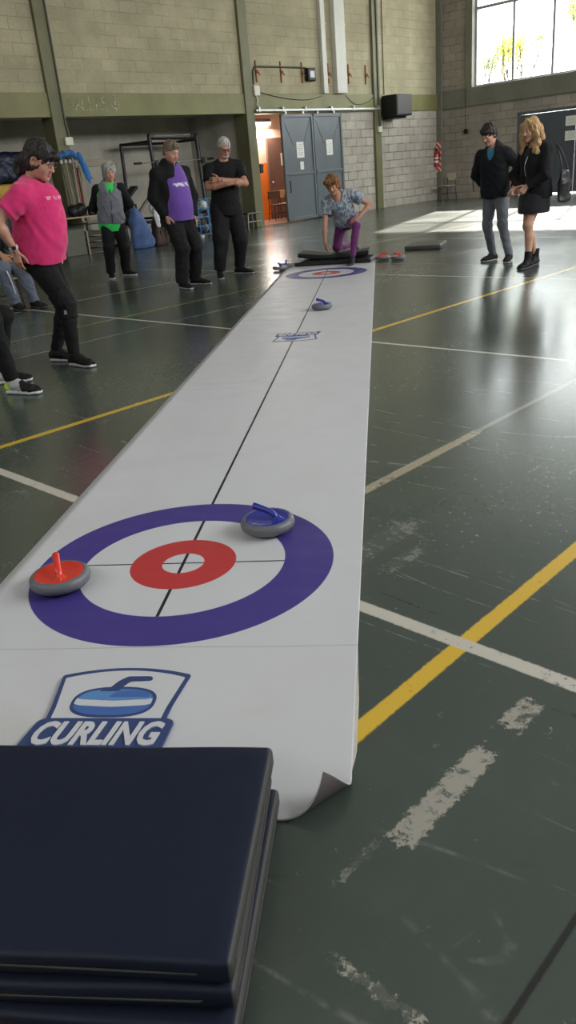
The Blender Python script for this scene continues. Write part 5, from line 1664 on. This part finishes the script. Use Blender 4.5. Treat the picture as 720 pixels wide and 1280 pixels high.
# ---- person seated at the left edge, only shin and hand in view
p = Person('seated person at the left edge, black leg and neon-heeled trainer showing', (-3.0, 5.28), 1.68, (-3.10, 5.27, .53), (-3.17, 5.27, 1.03), (1, -.03), (-3.10, 5.25, 1.19), (.95, -.1, -.25), SK2, HBLACK, True)
p.leg('R', (-2.615, 5.20, .085), (1, 0, .6), (.96, -.27), knee=(-2.675, 5.21, .515)); p.leg('L', (-2.86, 5.52, .085), (1, 0, .6), (.95, .2), knee=(-2.72, 5.48, .50))
p.arm('R', (-2.735, 5.12, .615), (-.4, -.6, -.6), d=(.72, .06, -.55), n=(.45, -.75, .55), curl=(.45, .6, .4)); p.arm('L', (-2.82, 5.36, .62), (-.3, .8, -.5), d=(.8, -.25, -.3), n=(.2, .2, 1), curl=CUP)
p.build()
prof = [(-.10, .175, .125, 0), (.1, .175, .13, 0), (.5, .16, .13, .01), (.75, .165, .13, .01), (.9, .14, .10, 0), (1.0, .08, .07, 0)]
p.garment('sweatshirt', M_blk2, lambda g: p.top(g, prof, 1.9, .07, .06, .042, hem=-.05), wr=[(.008, 20, 8)])
p.pants('trousers', M_blk, (.10, .072, .050), wr=[(.006, 26, 9)], calf=.062)
NEON = plain('neon_heel', (.55, .85, .03), .5); SHG = cloth('grey_mesh', (.40, .40, .40), wr=.1)
for sd in 'RL': p.shoe(sd, M_shoeblk, M_sole, .29, toe_m=SHG, accent=NEON)
p.hair(lambda g: shell(g, nape=-.07)); school_chair('dark school chair under the seated person at the left edge', (-3.19, 5.29, 0), R(-92), M_plybrown, None, .77)

# ---- person seated behind the pink shirt, blue-grey track trousers
p = Person('seated person in blue-grey track trousers behind the pink T-shirt person', (-4.68, 9.66), 1.72, (-4.74, 9.70, .53), (-4.82, 9.78, 1.05), (.7, -.71), (-4.76, 9.71, 1.22), (.8, -.55, -.2), SK2, HBROWN)
p.leg('R', (-4.47, 9.42, .085), (.7, -.7, .6), (.75, -.66), knee=(-4.50, 9.31, .505)); p.leg('L', (-4.29, 9.54, .085), (.7, -.7, .6), (.85, -.5), knee=(-4.31, 9.42, .50))
p.arm('R', (-4.50, 9.38, .655), (-.5, -.5, -.6), d=(.6, -.3, -.5), n=(-.2, -.5, .8), curl=RELAX); p.arm('L', (-4.42, 9.52, .64), (.5, .5, -.6), d=(.6, -.6, -.3), n=(0, 0, 1), curl=RELAX)
p.build()
prof = [(-.10, .18, .13, 0), (.1, .18, .14, .01), (.5, .175, .14, .01), (.75, .185, .13, .01), (.9, .16, .10, 0), (1.0, .085, .075, 0)]
p.garment('pullover', cloth('dark_teal_knit', (.012, .025, .024)), lambda g: p.top(g, prof, 1.55, .075, .062, .05, hem=-.05), wr=[(.008, 20, 8)])
p.pants('track_trousers', cloth('blue_grey_nylon', (.105, .125, .165), wr=.5), (.115, .092, .072), wr=[(.016, 18, 12, (1, 1, .6)), (.006, 42, 13)])
a, b, h_ = p.kn['R'], p.an['R'], p.hip['R']; off = V3(.062, -.045, 0)
bm = NB(); add_tube(bm, catmull([Vector(h_ * .4 + a * .6 + off + V3(0, 0, .02)), Vector(a + off + V3(.02, -.012, -.03)), Vector((a + b) / 2 + off + V3(.01, 0, 0)), Vector(b + off * .8 + V3(0, 0, .03))], 6), .008, 6); obj('side_stripe', bm, M_sole, p.o, label='white side stripe')
for sd in 'RL': p.shoe(sd, M_shoeblk, M_soled, .29)
p.hair(lambda g: shell(g)); school_chair('dark school chair under the person in track trousers', (-4.82, 9.78, 0), R(-135), M_plybrown, None, .77)

# ---- grey-haired woman in the grey vest
p = Person('grey-haired person in a grey vest over a bright green T-shirt, hands behind the back', (-4.07, 12.35), 1.64, (-4.07, 12.35, .86), (-4.02, 12.33, 1.335), (.40, -.91), (-3.96, 12.28, 1.50), (.50, -.85, -.12), SK1, HGREY, True, shw=.175, wide=1.05)
p.arm('R', (-4.17, 12.55, .90), (-.9, .1, 0), d=(.6, .3, -.3), n=(-.3, .8, 0), elbow=(-4.33, 12.36, 1.04)); p.arm('L', (-4.02, 12.58, .90), (.9, .3, 0), d=(-.7, .1, -.3), n=(-.3, .8, 0), elbow=(-3.78, 12.48, 1.04))
p.leg('R', (-4.17, 12.24, .085), (.4, -.9, 0), (.36, -.93)); p.leg('L', (-4.00, 12.47, .085), (.6, -.8, 0), (.92, -.38))
p.build()
body = [(-.70, .19, .15, .01), (-.42, .195, .152, .01), (-.2, .195, .155, .01), (0, .19, .15, .01), (.3, .178, .145, .015), (.55, .172, .14, .02), (.75, .17, .135, .015), (.9, .145, .105, 0), (1.0, .085, .08, 0)]
p.garment('green_t_shirt', cloth('bright_green', (.035, .58, .10)), lambda g: p.top(g, body, .5, .06, .055, hem=-.36, neck=.052, infl=-.002), wr=[(.006, 22, 2)])
vest = [(-.14, .20, .158, .01), (.0, .20, .165, .015), (.3, .19, .16, .02), (.55, .185, .155, .025), (.75, .18, .148, .015), (.9, .15, .115, 0), (1.0, .09, .085, 0)]
M_vest = cloth('grey_padded_fabric', (.155, .16, .185), wr=.5, var=.25)
def f(g):
    g.tube(p.stations(vest, .002), k=.03)
    p.cut(g, -.13)
    g.seg(p.spine(.93) + p.cf * .04, p.H + p.cf * .06, .072, .085, k=.012, op='sub')
    g.ell(p.spine(.97) + p.cf * .13, (.055, .055, .13), k=.02, op='sub')
p.garment('padded_vest', M_vest, f, wr=[(.012, 20, 5, (.7, .7, 1.5)), (.006, 44, 6)])
p.garment('black_sleeves', M_blk, lambda g: (p.top(g, [(.72, .15, .10, -.02), (.9, .145, .09, -.02), (1.0, .09, .075, -.02)], 1.92, .075, .064, .046, neck=.070, neckdrop=.03), g.ell(p.spine(.95) + p.cf * .12, (.10, .10, .16), k=.02, op='sub')), wr=[(.008, 24, 3)])
z = [p.spine(t) + p.cf * b for t, b in ((-.12, .182), (.0, .188), (.3, .188), (.55, .187), (.75, .165), (.86, .13))]
bm = NB(); add_tube(bm, catmull([Vector(q) for q in z], 4), .006, 6); obj('zip', bm, M_darkrim, p.o)
p.pants('trousers', M_blk2, (.112, .088, .075), wr=[(.008, 20, 9, (1, 1, .6)), (.004, 44, 8)], end=.98)
for sd in 'RL': p.shoe(sd, M_shoeblk, M_sole, .27)
p.hair(lambda g: (shell(g, (.096, .112, .104), nape=-.085, face=((0, .126, -.050), (.066, .080, .118)))), wr=(.016, 48, 4))

# ---- man in the purple T-shirt
p = Person('grey-brown haired person in a purple T-shirt under an open black jacket, hand in pocket', (-2.57, 10.50), 1.78, (-2.60, 10.52, .93), (-2.61, 10.53, 1.455), (.74, -.67), (-2.55, 10.48, 1.635), (.80, -.55, -.46), SK1, HBROWN, False, shw=.195, wide=1.12, bend=.01)
p.arm('R', (-2.685, 10.33, .90), (-.9, .2, 0), d=(.15, -.05, -1), n=(-.6, -.75, 0), elbow=(-2.83, 10.39, 1.13), curl=(.2, .2, .1)); p.arm('L', (-2.40, 10.62, .86), (.3, .9, 0), d=(.1, 0, -1), n=(.7, .7, 0))
p.leg('R', (-2.60, 10.36, .085), (.7, -.6, 0), (.66, -.75)); p.leg('L', (-2.50, 10.67, .085), (.8, -.5, 0), (.95, -.30))
p.build()
body = [(-.22, .185, .16, .025), (-.05, .185, .18, .035), (.2, .185, .195, .045), (.45, .18, .18, .035), (.7, .185, .145, .02), (.88, .165, .11, 0), (1.0, .085, .075, 0)]
PUR = print_mat('purple_cotton', (.135, .062, .32), (.60, .56, .66), 1.225, 1.275, .74, -.67, .12, 30)
p.garment('purple_t_shirt', PUR, lambda g: p.top(g, body, .4, .06, .055, hem=-.20, neck=.062, neckdrop=.012, sides='RL'), wr=[(.008, 16, 5, (1, 1, .5))])
jk = [(-.36, .215, .15, -.01), (-.1, .215, .165, .0), (.2, .208, .17, .01), (.5, .20, .16, .012), (.75, .20, .14, .01), (.88, .165, .115, 0), (.97, .12, .11, -.01), (1.05, .10, .095, -.01)]
def f(g):
    p.top(g, jk, 1.92, .074, .068, .054, hem=None, neck=.066, neckdrop=.02)
    p.cut(g, -.30)
    fr, rt = p.cf, p.cr
    for t0, w0, t1, w1 in ((-.5, .115, .3, .105), (.3, .105, .8, .085), (.8, .085, 1.0, .06)):
        a, b = p.spine(t0) + fr * .20 - rt * .045, p.spine(t1) + fr * .18 - rt * .03
        g.seg(a, b, (w0, .155), (w1, .125), k=.012, op='sub', xdir=rt)
p.garment('open_jacket', M_blk, f, wr=[(.012, 14, 15, (1, 1, .6)), (.006, 36, 16)], m=.26)
p.pants('trousers', M_blk2, (.116, .095, .082), wr=[(.010, 18, 17, (1, 1, .6)), (.005, 40, 18)], end=.98)
SG = plain('grey_sole', (.30, .30, .30), .6)
for sd in 'RL': p.shoe(sd, M_shoeblk, SG, .30)
p.hair(lambda g: (shell(g, (.081, .103, .096), nape=-.055, face=((0, .120, -.03), (.082, .080, .104))), g.tube([((-.05, .055, .088), .02, .02, (1, 0, 0)), ((.03, .066, .090), .022, .018, (1, 0, 0))], k=.03)), wr=(.006, 70, 5))

# ---- man in black with crossed arms
p = Person('white-haired person in black with dark glasses and crossed arms', (-2.10, 11.42), 1.79, (-2.12, 11.44, .94), (-2.085, 11.43, 1.475), (.42, -.91), (-2.04, 11.365, 1.65), (.45, -.85, -.48), SK2, HWHITE, False, shw=.19, bulk=1.12, wide=1.05)
p.arm('R', (-1.965, 11.12, 1.205), (0, 0, -1), elbow=(-2.285, 11.21, 1.185), n=(.1, -.5, .8), d=(1, .12, .12), curl=CUP)
p.arm('L', (-2.11, 11.145, 1.265), (0, 0, -1), elbow=(-1.80, 11.32, 1.195), n=(-.2, -.9, .2), d=(-1, .0, .02), curl=RELAX)
p.leg('R', (-2.265, 11.24, .085), (.3, -.9, 0), (.24, -.97)); p.leg('L', (-2.05, 11.57, .085), (.7, -.6, 0), (.93, -.36))
p.build()
body = [(-.30, .18, .145, .01), (-.1, .18, .15, .012), (.2, .178, .15, .015), (.5, .18, .145, .012), (.75, .188, .14, .01), (.89, .165, .11, 0), (1.0, .085, .075, 0)]
p.garment('black_t_shirt', M_blk, lambda g: p.top(g, body, .68, .082, .074, hem=-.24, neck=.064, neckdrop=.008, flare=.004), wr=[(.010, 16, 25, (1, 1, .6)), (.005, 40, 26)])
p.pants('trousers', M_blk2, (.122, .100, .072), wr=[(.012, 17, 27, (1, 1, .6)), (.005, 40, 28)], end=.93)
for sd in 'RL': p.shoe(sd, M_shoeblk, SG, .30)
p.hair(lambda g: shell(g, (.079, .101, .094), nape=-.03, face=((0, .114, -.03), (.084, .084, .106))), wr=(.006, 80, 6)); p.glasses(M_darkrim)
def beard(g):
    g.ell((0, .040, -.082), (.052, .056, .036), k=.01); g.ell((0, .02, -.03), (.085, .07, .055), k=.01, op='sub'); g.ell((0, .09, -.055), (.03, .03, .022), k=.006, op='sub')
p.hair(beard, wr=(.004, 90, 7), mat=HGREY, name='beard')

# ---- woman kneeling on the mats
p = Person('person kneeling on the black mats in a patterned pale blue top and purple leggings', (-.55, 12.1), 1.66, (-.51, 12.27, .57), (-.61, 11.98, .925), (-.1, -1), (-.652, 11.86, 1.06), (-.22, -.92, -.32), SK2, HAUB, True, chest_right=(-.97, .05, -.22), shw=.185, tilt=-.10)
p.hip['R'] = V3(-.585, 12.30, .535) - p.b; p.hip['L'] = V3(-.425, 12.22, .555) - p.b
p.arm('R', (-.815, 11.90, .305), (-.6, .6, 0), d=(.16, -.05, -1), n=(-.75, -.5, 0), curl=(.25, .3, .2))
p.arm('L', (-.315, 11.93, .615), (1, 0, .2), elbow=(-.155, 12.08, .765), d=(-.75, -.45, -.32), n=(.1, -.35, .9), curl=(.3, .4, .3))
p.leg('R', (-.42, 12.60, .20), (0, -1, 0), (.35, .75, -.5), knee=(-.665, 12.20, .203)); p.leg('L', (-.43, 11.69, .09), (0, -1, 0), (-.22, -.97), knee=(-.355, 11.84, .50))
p.build()
TOP = NT('leaf_print_top')
_v = TOP.n('ShaderNodeTexVoronoi'); _v.inputs['Scale'].default_value = 34; TOP.l(TOP.mapping((1.6, 1, .7), (.3, .5, .6)), _v.inputs['Vector'])
_n = TOP.noise(22, 5, .7, TOP.mapping((1.7, 1, .7), (.2, .4, .7)), 1.2)
_c = TOP.mix(TOP.ramp(_n, .47, .53, 0, 1), (.36, .42, .47), (.09, .11, .15))
TOP.set(color=TOP.mix(TOP.ramp(_v.outputs['Distance'], .12, .2, .7, 0), _c, (.50, .56, .60)), rough=.8, sheen=.2); TOP.bump(TOP.noise(10, 3), .3, .02); TOP = TOP.m
body = [(-.10, .17, .13, .0), (.05, .175, .14, .005), (.3, .155, .13, .01), (.5, .155, .125, .015), (.75, .165, .13, .01), (.9, .145, .10, 0), (1.0, .08, .075, 0)]
p.garment('patterned_top', TOP, lambda g: p.top(g, body, .52, .074, .070, hem=-.04, neck=.075, neckdrop=.035, flare=.006), wr=[(.012, 17, 34, (1, 1, .6)), (.005, 40, 36)])
p.pants('purple_leggings', cloth('purple_lycra', (.115, .014, .105), wr=.25, rough=.6), (.092, .064, .042), wr=[(.004, 40, 37)], calf=.056, prof=[(-.10, .12, .10, 0), (0, .165, .125, -.01), (.12, .16, .12, 0), (.22, .14, .11, 0)])
p.shoe('L', M_shoeblk, M_soled, .26, ground=.0055); p.shoe('R', M_shoeblk, M_soled, .26, floor=False)
p.hair(lambda g: (shell(g, (.100, .114, .112), c=(0, -.012, .040), nape=-.06, face=((0, .122, -.048), (.072, .078, .102))), g.tube([((-.06, .07, .075), .03, .03, (1, 0, 0)), ((.02, .095, .085), .035, .028, (1, 0, 0)), ((.07, .06, .065), .03, .03, (1, 0, 0))], k=.03)), wr=(.016, 62, 8))

# ---- short dark hair, black pullover, grey trousers
p = Person('dark-haired person in a black zipped pullover and slim grey trousers', (1.45, 10.77), 1.62, (1.43, 10.79, .86), (1.39, 10.75, 1.325), (-.58, -.81), (1.315, 10.69, 1.495), (-.62, -.66, -.42), SK1, HBLACK, True, shw=.185)
p.arm('R', (1.36, 11.00, .86), (-.6, .8, 0), elbow=(1.205, 10.97, 1.05), d=(.6, .1, -.6), n=(-.5, .8, 0)); p.arm('L', (1.60, 10.515, .885), (.8, .2, 0), d=(-.12, -.05, -1), n=(.75, -.6, 0), curl=GRIP)
p.leg('R', (1.42, 10.90, .085), (-.6, -.8, 0), (-.83, -.55)); p.leg('L', (1.59, 10.66, .085), (-.5, -.85, 0), (-.36, -.93))
p.build()
body = [(-.20, .19, .15, .01), (.0, .188, .155, .015), (.3, .18, .155, .02), (.55, .18, .15, .02), (.75, .182, .14, .015), (.9, .155, .11, 0), (.98, .10, .095, 0), (1.06, .085, .08, 0)]
p.garment('teal_undershirt', cloth('teal_cotton', (.04, .22, .36)), lambda g: p.top(g, [(.6, .15, .12, .01), (.85, .13, .10, .0), (1.0, .075, .07, .005)], .3, .05, .05, neck=.052))
def f(g):
    p.top(g, body, 1.95, .082, .068, .048, hem=-.13, neck=.062, neckdrop=.025)
    g.ell(p.spine(.98) + p.cf * .115, (.055, .055, .10), k=.015, op='sub')
p.garment('black_pullover', cloth('black_fleece', (.009, .010, .013), wr=.35, sheen=.03), f, wr=[(.010, 15, 45, (1, 1, .6)), (.005, 38, 46)])
bm = NB(); q = p.S['R'] + (p.el['R'] - p.S['R']) * .5 + p.r * .07; add_tube(bm, [Vector(q), Vector(q + V3(-.01, 0, -.18)), Vector(q + V3(.0, 0, -.30))], .006, 6); obj('drawstring', bm, M_blk, p.o)
p.pants('grey_trousers', cloth('grey_stretch', (.135, .145, .165), wr=.3), (.098, .066, .050), wr=[(.005, 26, 47, (1, 1, .6)), (.004, 48, 48)], end=.99, calf=.060)
for sd in 'RL': p.shoe(sd, cloth('charcoal_shoe', (.022, .022, .024), wr=.15, sheen=0.0), SG, .26)
p.hair(lambda g: (shell(g, (.084, .104, .097), nape=-.05, face=((0, .126, -.045), (.082, .076, .100))), g.tube([((-.055, .058, .062), .02, .022, (1, 0, 0)), ((-.01, .082, .060), .024, .016, (1, 0, 0)), ((.05, .066, .064), .02, .02, (1, 0, 0))], k=.025)), wr=(.007, 66, 9))

# ---- blonde woman in the dark dress
p = Person('blonde long-haired person in a black jacket and short dark dress, bare legs', (1.76, 10.03), 1.62, (1.775, 10.03, .88), (1.755, 10.02, 1.325), (-.82, -.57), (1.685, 9.965, 1.485), (-.80, -.58, -.16), SK3, HBLOND, True, shw=.165)
p.arm('R', (1.585, 10.03, .90), (-.3, .9, 0), d=(-.5, -.35, -.6), n=(-.3, .8, .3), curl=CUP); p.arm('L', (1.645, 9.83, .91), (.8, -.5, 0), d=(-.65, .1, -.6), n=(.2, -.9, .3), curl=CUP)
p.leg('R', (1.825, 10.16, .10), (-.8, -.5, 0), (-.62, -.78)); p.leg('L', (1.70, 9.93, .10), (-.8, -.5, 0), (-.66, -.75))
p.build()
dress = [(-.72, .185, .175, .045), (-.5, .188, .175, .035), (-.2, .186, .16, .01), (.04, .178, .14, -.01), (.3, .148, .125, .005), (.55, .15, .125, .015), (.75, .155, .13, .01), (.9, .13, .095, 0), (1.0, .08, .075, 0)]
p.garment('dark_dress', cloth('charcoal_dress', (.014, .014, .018)), lambda g: p.top(g, dress, .3, .05, .05, hem=-.60, neck=.06, neckdrop=.03), wr=[(.006, 20, 55, (1, 1, .5))])
jk = [(-.28, .20, .155, -.01), (-.05, .20, .16, -.005), (.3, .178, .15, .005), (.55, .178, .15, .01), (.75, .178, .142, .008), (.9, .15, .11, 0), (1.0, .10, .095, -.01)]
def f(g):
    p.top(g, jk, 1.95, .078, .066, .050, hem=-.24, neck=.066, neckdrop=.03)
    g.seg(p.spine(-.5) + p.cf * .20, p.spine(.6) + p.cf * .20, (.06, .10), (.045, .10), k=.012, op='sub', xdir=p.cr)
    g.seg(p.spine(.6) + p.cf * .20, p.spine(.95) + p.cf * .14, (.045, .10), (.05, .09), k=.012, op='sub', xdir=p.cr)
p.garment('black_jacket', M_blk2, f, wr=[(.010, 17, 56, (1, 1, .6)), (.005, 38, 57)])
bm = NB(); add_tube(bm, catmull([Vector(p.spine(t) + p.cf * b + p.cr * c) for t, b, c in ((.85, .12, -.03), (.6, .165, -.005), (.45, .165, .005), (.3, .155, 0))], 5), .0045, 6); obj('necklace', bm, plain('silver_chain', (.5, .5, .5), .3, .8), p.o)
bt = cloth('black_boot', (.008, .008, .0085), wr=.15, rough=.6, sheen=0.0)
for sd in 'RL': p.shoe(sd, bt, M_soled, .27, high=.075)
def hr(g):
    shell(g, (.090, .108, .100), nape=-.30, face=((0, .122, -.055), (.075, .082, .122)))
    for x in (-1, 1):
        g.tube([((x * .066, .035, .05), .03, .05, (0, 1, 0)), ((x * .088, .022, -.05), .024, .045, (0, 1, 0)), ((x * .098, .018, -.14), .026, .045, (0, 1, 0)), ((x * .102, .045, -.22), .024, .036, (0, 1, 0)), ((x * .09, .07, -.28), .012, .02, (0, 1, 0))], k=.03)
    g.tube([((0, -.08, .0), .085, .05, (1, 0, 0)), ((0, -.095, -.10), .10, .045, (1, 0, 0)), ((0, -.10, -.20), .105, .035, (1, 0, 0)), ((0, -.10, -.28), .08, .02, (1, 0, 0))], k=.03)
p.hair(hr, wr=(.010, 46, 10))
# her bag hangs from the shoulder
s = SDF((-.22, -.12, -.25), (.22, .12, .22), .008); s.tube([((0, 0, -.17), .17, .055, (1, 0, 0)), ((0, 0, .0), .15, .05, (1, 0, 0)), ((0, 0, .13), .12, .03, (1, 0, 0))], k=.03, cap=.6); s.wrinkle(.008, 26, 61)
bag = soft('shoulder_bag', 'black shoulder bag hanging behind the blonde person', 'bag', s, M_vblack, (2.075, 9.95, .90), R(60))
bm = NB(); add_tube(bm, catmull([(-.10, 0, .13), (-.10, .03, .28), (-.06, .09, .40), (.0, .09, .40), (.06, .04, .28), (.10, 0, .13)], 5), .009, 6); obj('strap', bm, M_vblack, bag)
SKY, SUN, P_C, P_D, EXPO = 9.0, 17.0, 2600, 480, 0.25
# ------------------------------------------------------------------ camera
cam_d = bpy.data.cameras.new('camera'); cam = bpy.data.objects.new('camera', cam_d); COL.objects.link(cam)
_r = Vector((0.99089601, 0.10607825, -0.08290053)); _u = Vector((0.03348048, 0.40226049, 0.91491287)); _f = Vector((-0.13039997, 0.90935906, -0.39504676))
cam.matrix_world = Matrix(((_r.x, _u.x, -_f.x, 0), (_r.y, _u.y, -_f.y, 0), (_r.z, _u.z, -_f.z, 1.27), (0, 0, 0, 1)))
cam_d.sensor_fit = 'VERTICAL'; cam_d.sensor_height = 24; cam_d.lens = 24 * 981.204 / 1280
cam_d.clip_start = .05; cam_d.clip_end = 400
SC.camera = cam

# ------------------------------------------------------------------ light: sky and sun outside, added fill lights on the walls beside and behind the camera
w = bpy.data.worlds.new('sky'); SC.world = w; w.use_nodes = True
bg = w.node_tree.nodes['Background']; bg.inputs[0].default_value = (.93, .97, 1.0, 1); bg.inputs[1].default_value = SKY
sd = bpy.data.lights.new('sun', 'SUN'); sd.energy = SUN; sd.angle = R(.9); sd.color = (1, .94, .84)
so = bpy.data.objects.new('sun', sd); COL.objects.link(so)
_d = HALL.to_3x3() @ Vector((1, .385, -1.0715 * math.tan(R(28.4))))
so.rotation_euler = _d.to_track_quat('-Z', 'Y').to_euler()
def area_light(name, c, n, sx, sz, power, col=(.97, .985, 1.0)):
    d = bpy.data.lights.new(name, 'AREA'); d.shape = 'RECTANGLE'; d.size = sx; d.size_y = sz; d.energy = power; d.color = col
    o = bpy.data.objects.new(name, d); COL.objects.link(o)
    o.location = W(*c)
    q = (HALL.to_3x3() @ Vector(n)).to_track_quat('-Z', 'Y'); o.rotation_euler = q.to_euler()
area_light('right_wall_fill', (11, V1 - .06, 4.9), (0, -1, -.15), 20, 3.0, P_C)  # added daylight fill for assumed windows; this wall is solid
area_light('near_wall_fill', (U1 - .06, 11, 4.9), (-1, 0, -.15), 18, 3.0, P_D)  # added weaker fill behind the camera; no window is built here
def lamp_light(name, c, n, sx, sz, power, col=(1, .96, .9)):
    area_light(name, c, n, sx, sz, power, col)

lamp_light('corridor_tube_light', (6.75, -1.62, 2.60), (0, .45, -1), 1.1, .12, 70, (1, .93, .86))

SC.view_settings.view_transform = 'Standard'; SC.view_settings.look = 'None'
SC.view_settings.gamma = 1; SC.view_settings.use_curve_mapping = False
SC.view_settings.exposure = EXPO
SC.render.film_transparent = False
try:
    SC.cycles.use_denoising = True; SC.cycles.denoiser = 'OPENIMAGEDENOISE'
    SC.cycles.max_bounces = 8; SC.cycles.diffuse_bounces = 4; SC.cycles.glossy_bounces = 4; SC.cycles.transparent_max_bounces = 16
    SC.cycles.sample_clamp_indirect = 6
except Exception: pass
